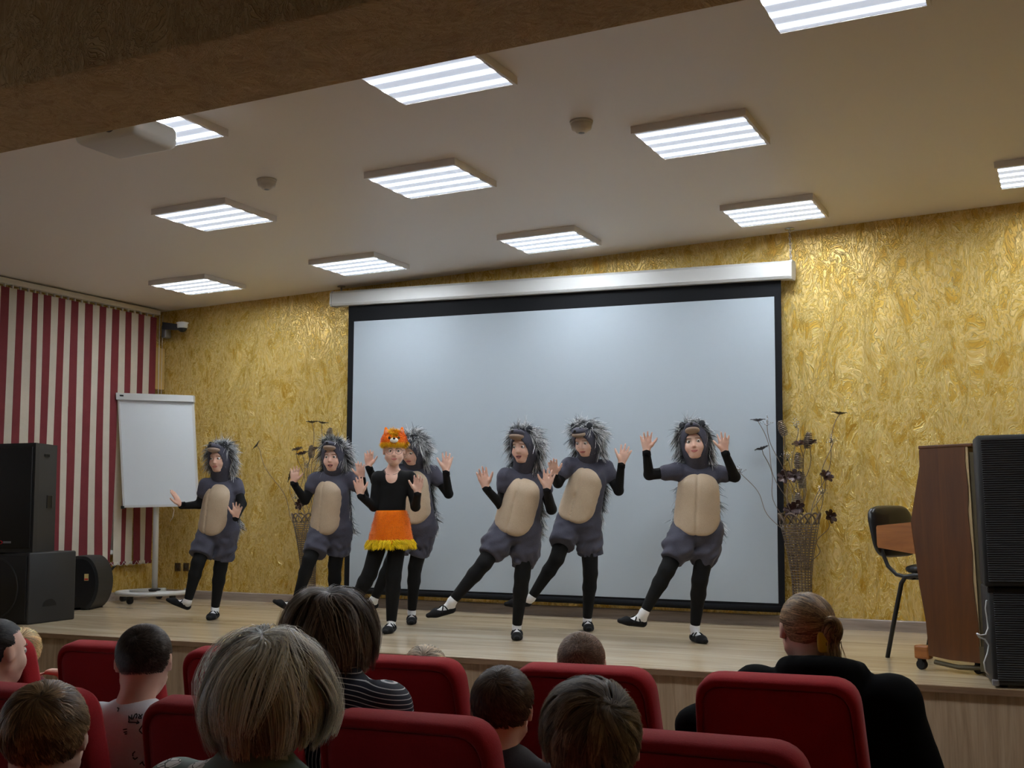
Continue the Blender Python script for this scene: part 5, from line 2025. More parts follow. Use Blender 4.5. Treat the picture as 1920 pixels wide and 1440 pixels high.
    Ns[:, 2] = 0
    Ns /= np.linalg.norm(Ns, axis=1, keepdims=True)
    f1 = fur(Vs, Ns, np.arange(len(Vs)) > nk, 6000, (0.005, 0.010), -Z3, off, 0.0028, 0.4, None, None, rg)
    c1 = np.ones((len(f1[2]), 3)) * np.array((0.80, 0.165, 0.004)) * (0.7 + 0.5 * rg.random((len(f1[2]) // 10, 1)).repeat(10, 0))
    Vh = np.array(outer[-1] + outer[-2] + outer[-3])
    Nh = np.concatenate([Ns[-nk:]] * 3)
    f2 = fur(Vh, Nh, np.ones(len(Vh), bool), 4200, (0.030, 0.046), -Z3, off, 0.0045, 0.30, None, None, rg)
    c2 = np.ones((len(f2[2]), 3)) * np.array((0.86, 0.60, 0.004)) * (0.7 + 0.5 * rg.random((len(f2[2]) // 10, 1)).repeat(10, 0))
    tag(raw('skirt_pile', f1[0], f1[1], M['furstrand'], sk, True, None, off, c1), None, None, None, 'stuff')
    tag(raw('yellow_fringe', f2[0], f2[1], M['furstrand'], sk, True, None, off, c2), 'yellow fringe along the hem', None, None, 'stuff')
    # feet
    fdir = nrm(TOCAM - IR * 0.22)
    heel = np.array([anR[0], anR[1], 0]) - fdir * 0.045
    heel[2] = zst(heel[0])
    feet(body, anR, nrm(knR - anR), heel, heel + fdir * 0.195, Z3, off, F)
    h2 = anL - Z3 * 0.065 + IR * 0.03
    feet(body, anL, nrm(knL - anL), h2, h2 + nrm(-IR + TOCAM * 0.4 - Z3 * 0.05) * 0.19, nrm(knL - anL), off, F)
    return body


fox_girl()

# ------------------------------------------------------------------ red hall seats


def seat_outline(w_bot, w_top, h, r, n=8):
    """rounded trapezoid, counter-clockwise seen from behind"""
    P4 = [(-w_bot / 2, 0.0, 0.03), (w_bot / 2, 0.0, 0.03), (w_top / 2, h, r), (-w_top / 2, h, r)]
    out = []
    for i in range(4):
        p = np.array(P4[i][:2])
        a = np.array(P4[i - 1][:2])
        b = np.array(P4[(i + 1) % 4][:2])
        rr = P4[i][2]
        p0, p1 = p + nrm(a - p) * rr, p + nrm(b - p) * rr
        for t in np.linspace(0, 1, n):
            out.append((1 - t) ** 2 * p0 + 2 * t * (1 - t) * p + t * t * p1)
    return out


def make_seat():
    r = empty('hall_seat')
    tilt = math.radians(11)
    ol = seat_outline(0.50, 0.445, 0.56, 0.075)
    cen = np.array([0, 0.28])

    def ring(inset, y):
        pts = []
        for p in ol:
            d = p - cen
            q = cen + d * (1 - inset / np.linalg.norm(d))
            z = 0.40 + q[1] * math.cos(tilt) + y * math.sin(tilt)
            yy = -q[1] * math.sin(tilt) + y * math.cos(tilt)
            pts.append((q[0], yy, z))
        return pts
    # cushion, front (towards the stage) to the rim behind
    rings = [ring(0.030, 0.085), ring(0.012, 0.078), ring(0.0, 0.062), ring(0.0, 0.010), ring(0.006, -0.004), ring(0.018, -0.010), ring(0.026, -0.006), ring(0.030, 0.002)]
    V, F = loft(rings)
    F = [f[::-1] for f in F]
    MB().add(V, F).build('backrest', M['red_fabric'], r, True, None, 60)
    rings = [ring(0.029, 0.003), ring(0.033, -0.004), ring(0.060, -0.010), ring(0.120, -0.013), ring(0.2, -0.014)]
    V, F = loft(rings)
    F = [f[::-1] for f in F]
    MB().add(V, F).build('back_panel', M['red_fabric'], r, True, None, 60)
    MB().rbox((-0.235, 0.06, 0.38), (0.235, 0.50, 0.47), 0.035, 4).build('seat_cushion', M['red_fabric'], r, True)
    for x in (-0.268, 0.268):
        MB().rbox((x - 0.018, 0.03, 0.0), (x + 0.018, 0.10, 0.60), 0.008).rbox((x - 0.018, 0.0, 0.0), (x + 0.018, 0.34, 0.03), 0.006).build('leg', M['seat_frame'], r)
        MB().rbox((x - 0.022, 0.0, 0.60), (x + 0.022, 0.34, 0.635), 0.012).build('armrest', M['seat_frame'], r)
    return r


seat0 = make_seat()
SEATS = [(1, -3.87), (1, -3.235), (1, -2.63), (1, -1.975), (1, -1.345), (1, -0.765), (2, -3.27), (2, -2.61), (2, -1.955), (2, -1.405), (2, -0.715), (3, -1.90), (3, -1.33), (3, -0.75)]
SLAB = {(1, 0): 'red hall seat in the row below the stage, with the blond child', (1, 1): 'red hall seat before the crew-cut boy, row below the stage', (1, 2): 'red hall seat mostly hidden by two women, row below the stage',
        (1, 3): 'red hall seat beside the striped shirt, row below the stage', (1, 4): 'red hall seat with a shaven boy in it, row below the stage', (1, 5): 'red hall seat of the woman in the black hoodie',
        (2, 6): 'red hall seat of the dark haired girl in profile', (2, 7): 'red hall seat in front of the brown haired boy at the aisle end', (2, 8): 'red hall seat between the white shirt and the blond woman', (2, 9): 'red hall seat of the woman in the striped shirt',
        (2, 10): 'red hall seat beside the tousled boy, middle row', (3, 11): 'red hall seat of the boy with tousled brown hair',
        (3, 12): 'red hall seat of the woman with the ash blond bob', (3, 13): 'red hall seat of the tousled ash brown boy'}
for i, (row, x) in enumerate(SEATS):
    o = seat0 if i == 0 else dup(seat0)
    y = {1: 3.32, 2: 2.41, 3: 1.50}[row]
    o.location = (x, y, 0)
    o.rotation_euler = (0, 0, {10: -0.03}.get(i, 0.0))
    tag(o, SLAB.get((row, i), 'red hall seat in the row nearest the ceiling beam'), 'seat', 'red hall seats')

# ------------------------------------------------------------------ hair


def hair(root, c, A, s, off, cfg, seed):
    """strands growing on the scalp; A rows: right, up, forward of the head"""
    rg = np.random.default_rng(seed)
    n = cfg['n']
    R = np.array([0.0775, 0.082, 0.094]) * s * cfg.get('vol', 1.0)
    c0 = c + s * (A[1] * 0.030 - A[2] * 0.012)
    # roots in head coordinates
    q = rg.normal(size=(n * 4, 3))
    q /= np.linalg.norm(q, axis=1, keepdims=True)
    a, b, w = q[:, 0], q[:, 1], q[:, 2]
    low = cfg.get('low', -0.55)
    keep = np.where(w > 0.25, b > 0.42 + 0.25 * (w - 0.25), np.where(w > -0.15, b > 0.05 - (0.25 - w) * 0.35, b > low))
    keep &= ~((np.abs(a) > 0.75) & (b < -0.02) & (w > -0.22))
    q = q[keep][:n]
    n = len(q)
    wh = nrm(np.array(cfg.get('whorl', (0.1, 0.75, -0.6))))
    p = q * R
    nn = q / R
    nn /= np.linalg.norm(nn, axis=1, keepdims=True)
    if 'part' in cfg:
        pa = cfg['part']
        src = np.zeros_like(q)
        src[:, 0] = pa
        src[:, 1] = np.maximum(q[:, 1], 0.2)
        src[:, 2] = q[:, 2] * 0.9
        src /= np.linalg.norm(src, axis=1, keepdims=True)
        away = q - src
        away += 0.35 * (q - wh)
    else:
        away = q - wh
    tan = away - nn * (away * nn).sum(1, keepdims=True)
    tan /= np.linalg.norm(tan, axis=1, keepdims=True) + 1e-6
    sw = cfg.get('swirl', 0.3)
    tan = tan * math.cos(sw) + np.cross(nn, tan) * math.sin(sw)
    fwd_comb = cfg.get('comb', None)
    if fwd_comb is not None:
        cm = np.array(fwd_comb)[None] - nn * (nn @ np.array(fwd_comb))[:, None]
        tan = tan + cm * (q[:, 1:2] > 0.2)
        tan /= np.linalg.norm(tan, axis=1, keepdims=True) + 1e-6
    # locks
    nc = cfg.get('locks', 260)
    seeds = rg.choice(n, nc, replace=False)
    own = np.argmin(((q[:, None, :] - q[seeds][None]) ** 2).sum(2), 1)
    lt = rg.normal(0, cfg.get('lock_var', 0.22), (nc, 3))
    d = tan + nn * (cfg.get('lift', 0.25) + rg.normal(0, 0.06, n)[:, None]) + lt[own] + rg.normal(0, cfg.get('mess', 0.07), (n, 3))
    d /= np.linalg.norm(d, axis=1, keepdims=True)
    st = cfg.get('seg', 5)
    Lm = cfg['len']
    L = (Lm[0] + (Lm[1] - Lm[0]) * np.clip((q[:, 1] + 0.5) / 1.3, 0, 1)) * s
    if 'endb' in cfg:                           # bob: every strand falls to about the same level
        drop = (p[:, 1] / s - cfg['endb'])
        L = np.clip(drop * 1.05 + 0.015, 0.03, cfg.get('maxlen', 0.32)) * s
    if 'gather' in cfg:
        L = np.linalg.norm(q - wh, axis=1) * cfg['gather'] * s
    L = L * rg.uniform(0.82, 1.05, n)
    path = np.zeros((n, st, 3))
    path[:, 0] = p
    dn = A @ np.array([0, 0, -1.0])
    grav = cfg.get('grav', 0.15)
    ph = rg.uniform(0, 6.28, nc)[own]
    for i in range(1, st):
        pp_ = path[:, i - 1] + d * (L / (st - 1))[:, None]
        infl = 1.0 + cfg.get('puff', 0.05) * min(1.0, i / (st * 0.4)) + rg.normal(0, 0.006, n)
        rr = np.sqrt(((pp_ / R) ** 2).sum(1))
        below = pp_[:, 1] < -0.03 * s
        m = (rr < infl) & ~(below & (rr > 0.75) & bool('endb' in cfg))
        pp_[m] *= (infl / np.maximum(rr, 1e-6))[m][:, None]
        if cfg.get('stick', 0):
            rr = np.sqrt(((pp_ / R) ** 2).sum(1))
            o_ = rr > infl
            pp_[o_] *= (1 + cfg['stick'] * (infl / rr - 1))[o_][:, None]
        path[:, i] = pp_
        d = nrm_rows(pp_ - path[:, i - 1])
        side_ = np.cross(d, dn[None])
        d = d + dn[None] * grav * (1.0 + 1.5 * i / st) + side_ * cfg.get('wave', 0.0) * np.sin(i * cfg.get('wfreq', 1.2) + ph)[:, None]
        if 'curl_in' in cfg and i > st * 0.6:
            cen_ = -pp_ * np.array([1, 0, 1.0])[None]
            cen_ /= np.linalg.norm(cen_, axis=1, keepdims=True) + 1e-6
            d = d + cen_ * cfg['curl_in']
        d = nrm_rows(d)
    # pull strands of a lock together
    tt = (np.linspace(0, 1, st) ** 1.2)[None, :, None] * cfg.get('clump', 0.6)
    lead = path[seeds][own]
    path = path * (1 - tt) + (lead + rg.normal(0, 0.0022 * s, (n, 1, 3))) * tt
    W = c0 + path @ A
    NN = nn @ A
    pal = np.array(cfg['pal'])
    kc = rg.integers(0, len(pal), nc)[own]
    mixr = rg.random(n)[:, None]
    col = pal[kc] * 0.65 + pal[rg.integers(0, len(pal), n)] * 0.35
    col = col * (0.45 + 1.1 * mixr)
    tipm = np.array(cfg.get('tip', (1.15, 1.12, 1.1)))
    side = np.cross(NN, (W[:, 1] - W[:, 0])) + rg.normal(0, 0.0006, (n, 3))
    V1, F1, C1 = ribbons(W, rg.uniform(0.7, 1.3, n) * cfg.get('width', 0.0022), side, col * cfg.get('root', 0.8), col * tipm, 0.3)
    # the mass of hair under the strands
    parts = [(V1, F1, C1)]
    Mf = Field()
    rm = np.array([R[0], R[1], R[2]]) * 0.985
    Mf.el(c0, A, rm, 0.02)
    if 'endb' in cfg:
        bb = cfg['endb']
        Mf.rc(c0 + A[1] * (-0.02 * s) - A[2] * 0.010 * s, c0 + s * (A[1] * (bb + 0.04) - A[2] * 0.022), 0.074 * s * cfg.get('vol', 1), 0.066 * s * cfg.get('vol', 1), 0.04)

    def fn(X, Y, Z):
        d_ = Mf.at(X, Y, Z)
        px, py, pz = X - c0[0], Y - c0[1], Z - c0[2]
        l_ = [(px * A[i][0] + py * A[i][1] + pz * A[i][2]) / s for i in range(3)]
        # clear the face, the ears and the nape
        f_ = np.where(l_[2] > 0.02, 0.036 + 0.2 * (l_[2] - 0.02) - l_[1], np.where(l_[2] > -0.012, -0.004 - l_[1], (cfg.get('low', -0.55) * 0.082 - 0.004) - l_[1])) if 'endb' not in cfg else np.where(l_[2] > 0.02, 0.036 - l_[1], -1.0)
        return smax(d_, f_ * s, 0.01)
    ext = 0.30 * s if 'endb' in cfg else 0.16 * s
    V2, F2 = mesh_fn(fn, c0 - ext, c0 + 0.16 * s, 0.008)
    base = pal.mean(0) * cfg.get('root', 0.8) * 0.75
    parts.append((V2, F2, np.tile(base, (len(V2), 1))))
    if 'extra' in cfg:
        parts += cfg['extra'](c, A, s, rg, pal)
    V, F, Cc = join(parts)
    return raw('hair', V, F, M['strand'], root, True, None, off, Cc)


def nrm_rows(d):
    return d / (np.linalg.norm(d, axis=1, keepdims=True) + 1e-9)


def lin(*c):
    return tuple(min(0.92, v * 2.7) for v in S(*c)[:3])


# ------------------------------------------------------------------ seated people


def sitter(label, px, py, d, s, turn, cfg, shirt, seed, nod=0.0, roll=0.0, adult=False, sleeves='short', trousers=None, sw=None, h=0.0105, drop=None, neck_len=0.0, hood=None, armR=None, lean=(0, 0), group='audience seen from behind', cat='person', upper_only=False):
    """a person sitting with the back to us; px,py: middle of the head in the photograph; turn: degrees to the viewer's right"""
    c = P(px, py, d)
    t, dn_, r_ = math.radians(turn), math.radians(nod), math.radians(roll)
    aw = nrm(ray(px, py) * np.array([1, 1, 0]))
    f = math.cos(t) * aw + math.sin(t) * np.array([aw[1], -aw[0], 0])
    f = math.cos(dn_) * f - math.sin(dn_) * Z3
    A = frame(f)
    A = np.array([A[0] * math.cos(r_) - A[1] * math.sin(r_), A[1] * math.cos(r_) + A[0] * math.sin(r_), A[2]])
    B = frame(np.array([0, 1.0, 0]))
    off = np.array([c[0], c[1] + 0.05, 0.0])
    kb = s if adult else s * 0.92
    nb = c - Z3 * (0.130 * s + neck_len) - B[2] * 0.035 * s + np.array([lean[0], lean[1], 0])
    sw = sw or (0.185 if adult else 0.135)
    shL, shR = nb - Z3 * 0.055 * kb + B[0] * sw, nb - Z3 * 0.055 * kb - B[0] * sw      # B[0] points to the viewer's left
    pel = np.array([nb[0], nb[1] + 0.05, 0.58])
    chest = lerp(nb, pel, 0.35)
    F = Field()
    head(F, c, A, s, 0, k=0.016)
    F.rc(hp(c, A, s, 0, -0.03, -0.025), nb + Z3 * 0.01, 0.050 * s, 0.053 * kb, 0.02, 0)
    F.rc(nb, nb - Z3 * 0.04, 0.055 * kb, 0.075 * kb, 0.03, 0)
    tr = 0.115 if not adult else 0.145
    F.rc(lerp(shL, shR, 0.25), lerp(shL, shR, 0.75), 0.05 * kb, 0.05 * kb, 0.03, 0)
    F.rc(chest, pel, tr * 0.85, tr * 0.9, 0.03, 1)
    lx = 0.09 if not adult else 0.11
    leg = 0.36 if not adult else 0.44
    for e in (-1, 1):
        hip = pel + B[0] * e * lx * 0.8
        kn = pel + B[0] * e * lx + B[2] * leg + Z3 * 0.02
        an = np.array([kn[0], kn[1] + 0.02, 0.09])
        F.rc(hip, kn, 0.075, 0.058, 0.02, 1)
        F.rc(kn, an, 0.056, 0.040, 0.02, 1)
        F.rc(np.array([an[0], an[1] - 0.03, 0.04]), np.array([an[0], an[1] + 0.15, 0.035]), 0.036, 0.030, 0.02, 1)
        sh = shL if e > 0 else shR
        el = sh - Z3 * (0.21 if not adult else 0.27) + B[0] * e * 0.015 + B[2] * 0.03
        wr = el + B[2] * 0.20 - B[0] * e * 0.06 + Z3 * 0.02
        if armR is not None and e < 0:
            el, wr = armR(sh)
        F.rc(sh, el, 0.042 * kb, 0.036 * kb, 0.02, 0)
        F.rc(el, wr, 0.036 * kb, 0.026 * kb, 0.015, 0)
        hd = nrm(wr - el) if armR is None or e > 0 else nrm(np.array([-1.0, -0.3, 0.1]))
        hand(F, wr, hd, -Z3, B[0] * (-e), 0.15 if not adult else 0.17, 0.3, 0, 0.3)
    body, BV, BQ = body_object('person', F, h, [M['skin'], trousers or M['black_knit']], off)
    tag(body, label, cat, group)
    face(body, F, c, A, s, off, 0.2)
    Sx = Field()
    inf = 0.012
    Sx.rc(lerp(shL, shR, 0.04), lerp(shL, shR, 0.96), 0.054 * kb + inf, 0.054 * kb + inf, 0.04)
    Sx.rc(chest, pel, tr + inf, tr + inf, 0.05, sq=(B[2], 0.86))
    Sx.rc(nb - Z3 * 0.045 * kb, chest, 0.075 * kb + inf, tr + inf, 0.05, sq=(B[2], 0.9))
    fr_ = 0.55 if sleeves == 'short' else 1.0
    for e in (-1, 1):
        sh = shL if e > 0 else shR
        el = sh - Z3 * (0.21 if not adult else 0.27) + B[0] * e * 0.015 + B[2] * 0.03
        wr = el + B[2] * 0.20 - B[0] * e * 0.06 + Z3 * 0.02
        if armR is not None and e < 0:
            el, wr = armR(sh)
        Sx.rc(sh, lerp(sh, el, fr_), 0.050 * kb + inf, 0.044 * kb + inf, 0.03)
        if sleeves == 'long':
            Sx.rc(el, lerp(el, wr, 0.92), 0.044 * kb + inf, 0.034 * kb + inf, 0.02)
    if hood is not None:
        hood(Sx, nb, B, kb, shL, shR)
    V, Q = Sx.mesh(h, lambda X, Y, Z, dd: dd + 0.003 * wob(X, Y, Z, 24, seed) + 0.0016 * wob(X, Y, Z, 60, seed))
    V = relax(V, Q, 2, 0.5)
    top = raw('shirt' if hood is None else 'hoodie', V, Q, shirt, body, True, None, off)
    hair(body, c, A, s, off, cfg, seed)
    return body, c, A, nb, B, off, top, Sx


def shirt_mat(name, c1, c2):
    return fabric(name, c1, c2, 200, 0.85, 0.1, 0.1)


# 1 boy with brown hair, bottom left
brown = [lin(92, 74, 52), lin(120, 100, 74), lin(74, 58, 40), lin(138, 118, 90)]
dark = [(0.10, 0.078, 0.062), (0.15, 0.12, 0.098), (0.07, 0.054, 0.044)]
short_cfg = dict(n=8000, len=(0.018, 0.046), whorl=(0.15, 0.62, -0.72), swirl=0.5, lift=0.06, locks=300, lock_var=0.09, clump=0.45, grav=0.10, puff=0.03, mess=0.05, stick=0.35, width=0.0019, low=-0.66, root=0.7)
sitter('boy with tousled brown hair in front of a red seat at the aisle end', 85, 1388, 2.22, 1.0, 16, dict(short_cfg, pal=brown, whorl=(-0.1, 0.72, -0.62)), shirt_mat('navy_tee', S(40, 44, 60), S(50, 54, 70)), 21)
# 2 boy with crew cut and white printed shirt
bw, cbw, Abw, nbw, Bbw, obw, topw, Fw_ = sitter('boy with dark crew cut and white shirt with black writing', 270, 1244, 3.34, 1.0, 10, dict(short_cfg, pal=dark, seg=3, n=13000, len=(0.006, 0.016), lift=0.35, clump=0.0, locks=120, lock_var=0.03, width=0.0011, vol=0.985, low=-0.66), shirt_mat('white_tee', S(222, 220, 226), S(232, 230, 236)), 22, nod=4, sw=0.14)
# 3 boy, middle row
sitter('boy with dark brown hair leaning beside a red seat, middle row', 942, 1332, 2.96, 1.0, 12, dict(short_cfg, pal=[lin(60, 48, 38), lin(76, 62, 48), lin(48, 38, 30)], whorl=(0.05, 0.70, -0.68), len=(0.014, 0.040)), shirt_mat('dark_tee', S(46, 42, 44), S(56, 52, 54)), 23, roll=-4)
# 4 boy with grey brown thick hair, centre
sitter('tousled boy with thick ash brown hair between two red seats', 1107, 1402, 2.02, 1.06, -2, dict(short_cfg, pal=[lin(84, 74, 62), lin(104, 92, 78), lin(64, 56, 48), lin(120, 108, 92)], n=11000, len=(0.030, 0.066), whorl=(-0.38, 0.62, -0.70), swirl=0.6, locks=220, lock_var=0.12, clump=0.65, lift=0.08, width=0.0018, vol=1.02), shirt_mat('grey_tee', S(70, 70, 74), S(82, 82, 86)), 24)
# 5 shaven boy beyond the seat
sitter('boy with a shaven light brown head beyond a red seat', 1090, 1250, 3.72, 1.0, 0, dict(short_cfg, pal=[lin(96, 78, 62), lin(110, 90, 74), lin(84, 68, 54)], seg=3, n=8000, len=(0.004, 0.009), lift=0.4, clump=0.0, locks=60, lock_var=0.03, width=0.0012, vol=0.975), shirt_mat('blue_tee', S(60, 72, 100), S(70, 82, 110)), 25)
def collar(Sx, nb, B, kb, shL, shR):
    Sx.rc(nb - Z3 * 0.03, nb + Z3 * 0.015, 0.078, 0.070, 0.02)


# 6 ash blond woman with a bob and floral blouse
M['floral'] = mat('floral_blouse', S(96, 106, 98), 0.7)
g = N(M['floral'])
cc_ = g.coords((1, 1, 1))
wv_ = g.noise(cc_, 18, 2, 0.5)
vmx = g.n('ShaderNodeVectorMath', operation='MULTIPLY_ADD')
vmx.inputs[1].default_value = (0.045, 0.045, 0.045)
g.l(wv_.outputs['Color'], vmx.inputs[0])
g.l(cc_, vmx.inputs[2])
vo = g.n('ShaderNodeTexVoronoi', feature='F1')
vo.inputs['Scale'].default_value = 12
g.l(vmx.outputs[0], vo.inputs['Vector'])
vo2 = g.n('ShaderNodeTexVoronoi', feature='DISTANCE_TO_EDGE')
vo2.inputs['Scale'].default_value = 42
g.l(vmx.outputs[0], vo2.inputs['Vector'])
blob = g.ramp(vo.outputs['Distance'], [(0.30, (1, 1, 1, 1)), (0.34, (0, 0, 0, 1))])
vein = g.ramp(vo2.outputs['Distance'], [(0.03, (0, 0, 0, 1)), (0.06, (1, 1, 1, 1))])
wh_ = g.mix(vein.outputs[0], S(70, 78, 72), S(236, 232, 226))
g.l(g.mix(blob.outputs[0], S(122, 138, 130), wh_), g.b.inputs['Base Color'])
ash = [(0.92, 0.87, 0.74), (0.66, 0.61, 0.52), (0.95, 0.94, 0.90), (0.20, 0.18, 0.15), (0.80, 0.68, 0.46), (0.95, 0.91, 0.82), (0.30, 0.27, 0.23)]
sitter('woman with an ash blond streaked bob and a floral blouse', 500, 1304, 2.16, 1.06, -4, dict(n=12000, len=(0.1, 0.2), endb=-0.112, part=0.16, whorl=(0.15, 0.9, -0.4), swirl=0.1, lift=0.06, locks=230, lock_var=0.14, clump=0.60, grav=0.22, puff=0.10, width=0.0021, vol=1.03, seg=11, wave=0.40, wfreq=1.15, curl_in=0.34, pal=ash, root=1.0, tip=(1.1, 1.09, 1.06), low=-0.8), M['floral'], 26, adult=True, sleeves='long', nod=4, sw=0.19, hood=collar)
bpy.data.objects['hoodie'].name = 'floral_blouse'
# 7 dark brown haired woman with striped shirt
M['striped'] = mat('pinstripe_shirt', S(24, 26, 46), 0.75)
g = N(M['striped'])
tc = g.n('ShaderNodeTexCoord')
sx = g.n('ShaderNodeSeparateXYZ')
g.l(tc.outputs['Object'], sx.inputs[0])
up_ = g.math('GREATER_THAN', sx.outputs[2], 0.86)
diag = g.math('ADD', g.math('MULTIPLY', sx.outputs[2], 1.0), g.math('MULTIPLY', sx.outputs[0], 0.18))
ln1 = g.math('GREATER_THAN', g.math('SINE', g.math('MULTIPLY', diag, 2 * math.pi / 0.0105)), 0.86)
ln2 = g.math('GREATER_THAN', g.math('SINE', g.math('MULTIPLY', sx.outputs[0], 2 * math.pi / 0.0105)), 0.86)
stp = g.math('ADD', g.math('MULTIPLY', ln1, up_), g.math('MULTIPLY', ln2, g.math('SUBTRACT', 1.0, up_)))
g.l(g.mix(stp, S(22, 24, 44), S(206, 204, 206)), g.b.inputs['Base Color'])
dbr = [lin(66, 56, 46), lin(48, 41, 34), lin(104, 94, 80), lin(36, 30, 26), lin(80, 68, 56), lin(56, 46, 38)]


sitter('woman with layered dark brown hair and navy pinstripe shirt', 622, 1180, 3.05, 1.02, 4, dict(n=9500, len=(0.1, 0.2), endb=-0.130, part=-0.05, whorl=(0.0, 0.85, -0.5), swirl=0.2, lift=0.05, locks=200, lock_var=0.2, clump=0.6, grav=0.26, puff=0.09, width=0.0024, vol=0.93, seg=10, wave=0.55, wfreq=1.4, curl_in=0.22, pal=dbr, root=0.7, tip=(1.8, 1.75, 1.7), low=-0.8), M['striped'], 27, adult=True, sleeves='long', sw=0.165, hood=collar, roll=3, lean=(0.03, 0))
bpy.data.objects['hoodie'].name = 'pinstripe_shirt'


# 8 woman with a bun and black hoodie
def hoodie(Sx, nb, B, kb, shL, shR):
    # the hood lies in folds round the neck
    for t in np.linspace(0, 2 * math.pi, 14, endpoint=False):
        a = nb + B[0] * 0.098 * math.cos(t) + B[2] * (0.085 * math.sin(t) - 0.01) + Z3 * (0.022 - 0.018 * math.sin(t))
        t2 = t + 2 * math.pi / 14
        b = nb + B[0] * 0.098 * math.cos(t2) + B[2] * (0.085 * math.sin(t2) - 0.01) + Z3 * (0.022 - 0.018 * math.sin(t2))
        Sx.rc(a, b, 0.036, 0.036, 0.02)
    Sx.rc(nb - B[2] * 0.07 - Z3 * 0.03 + B[0] * 0.05, nb - B[2] * 0.10 - Z3 * 0.15, 0.062, 0.045, 0.04)
    Sx.rc(nb - B[2] * 0.07 - Z3 * 0.03 - B[0] * 0.05, nb - B[2] * 0.10 - Z3 * 0.15, 0.062, 0.045, 0.04)
    Sx.path([shL, P(1302, 1362, 3.46), P(1330, 1400, 3.62)], [0.075, 0.050, 0.05], 0.04)
    for e, sh in ((1, shL), (-1, shR)):
        Sx.rc(sh, sh - Z3 * 0.27 + B[0] * e * 0.075 + B[2] * 0.02, 0.075, 0.080, 0.05)


fair = [lin(112, 92, 68), lin(84, 68, 50), lin(138, 118, 90), lin(64, 50, 38), lin(124, 104, 76)]


def bun(c, A, s, rg, pal):
    """a twisted bun low on the back of the head, to the viewer's right"""
    out = []
    bc_ = hp(c, A, s, -0.048, 0.006, -0.098)
    n = 1300
    st = 7
    th0 = rg.uniform(0, 6.28, n)
    ps = rg.uniform(0, 6.28, n)
    rr = rg.uniform(0.86, 1.05, n)
    path = np.zeros((n, st, 3))
    for i in range(st):
        th = th0 + i * 0.33
        a_ = ps + i * 0.24
        R1, R2 = 0.013 * s, 0.019 * s * rr
        x = (R1 + R2 * np.cos(a_)) * np.cos(th)
        y = (R1 * 1.7 + R2 * np.cos(a_)) * np.sin(th)
        z = R2 * np.sin(a_)
        path[:, i] = bc_ + x[:, None] * A[0] + y[:, None] * A[1] + z[:, None] * (-A[2])
    col = pal[rg.integers(0, len(pal), n)] * rg.uniform(0.7, 1.3, n)[:, None]
    side = np.cross(path[:, 1] - path[:, 0], path[:, 0] - bc_)
    out.append(ribbons(path, rg.uniform(0.8, 1.3, n) * 0.0024, side, col, col * 1.1, 0.6))
    mf = Field()
    mf.el(bc_, A, np.array([0.028, 0.034, 0.017]) * s, 0.01)
    V, F = mf.mesh(0.007)
    out.append((V, F, np.tile(pal.mean(0) * 0.5, (len(V), 1))))
    # loose ends under the bun
    n = 240
    p0 = bc_ - A[1] * 0.035 * s + rg.normal(0, 0.010, (n, 3))
    path = np.zeros((n, 6, 3))
    d = nrm_rows(-A[1][None] + rg.normal(0, 0.15, (n, 3)))
    path[:, 0] = p0
    for i in range(1, 6):
        path[:, i] = path[:, i - 1] + d * 0.013
        d = nrm_rows(d - A[0][None] * 0.05 - Z3[None] * 0.1)
    col = pal[rg.integers(0, len(pal), n)]
    out.append(ribbons(path, np.full(n, 0.0022), np.cross(d, A[2][None]) + 1e-6, col, col, 0.3))
    return out


bb, cb, Ab, nb_, Bb, ob, tb, _f = sitter('woman with fair hair in a bun and a black hoodie', 1512, 1184, 3.52, 1.04, -14, dict(n=7000, len=(0.10, 0.14), gather=0.080, stick=1.0, whorl=(-0.62, -0.1, -0.85), swirl=math.pi, lift=0.0, locks=110, lock_var=0.07, clump=0.55, grav=0.0, puff=0.03, width=0.0026, vol=1.0, seg=7, mess=0.05, pal=fair, root=0.9, low=-0.75, extra=bun), mat('black_fleece', S(11, 11, 12), 0.95, 0, 0.1), 28, adult=True, sleeves='long', nod=4, hood=hoodie, sw=0.20, lean=(0.05, 0))
V_, F_ = pad(0, 0, 0, 0.018, 0.030, 0.006, np.eye(3))
q_ = hp(cb, Ab, 1.04, -0.020, -0.028, -0.105)
MB().add([q_ + v[0] * Ab[0] + v[1] * Ab[1] + v[2] * Ab[2] for v in V_], F_).build('hair_clip', mat('yellow_clip', S(214, 190, 60), 0.4), bb, True, ob)


# 9 dark haired girl in profile at the far left
def ponytail(c, A, s, rg, pal):
    n = 900
    p0 = hp(c, A, s, 0.0, 0.05, -0.105) + rg.normal(0, 0.010, (n, 3))
    path = np.zeros((n, 9, 3))
    d = nrm_rows(-A[2][None] * 0.8 + rg.normal(0, 0.12, (n, 3)))
    path[:, 0] = p0
    for i in range(1, 9):
        path[:, i] = path[:, i - 1] + d * 0.026
        d = nrm_rows(d - Z3[None] * 0.35)
    col = pal[rg.integers(0, len(pal), n)]
    return [ribbons(path, np.full(n, 0.0026), np.cross(d, A[0][None]) + 1e-6, col, col * 1.2, 0.4)]


blackh = [(0.03, 0.028, 0.03), (0.02, 0.019, 0.02), (0.06, 0.055, 0.058)]
sitter('dark haired girl turned in profile at the end of the middle row', -2, 1226, 3.72, 1.0, 58, dict(n=6500, len=(0.10, 0.13), gather=0.080, stick=1.0, whorl=(0.0, 0.35, -1.0), swirl=math.pi, lift=0.0, locks=220, lock_var=0.05, clump=0.4, grav=0.0, puff=0.02, width=0.0022, seg=6, mess=0.03, pal=blackh, root=0.9, low=-0.6, extra=ponytail), shirt_mat('pink_tee', S(150, 120, 126), S(164, 134, 138)), 29, nod=-2)


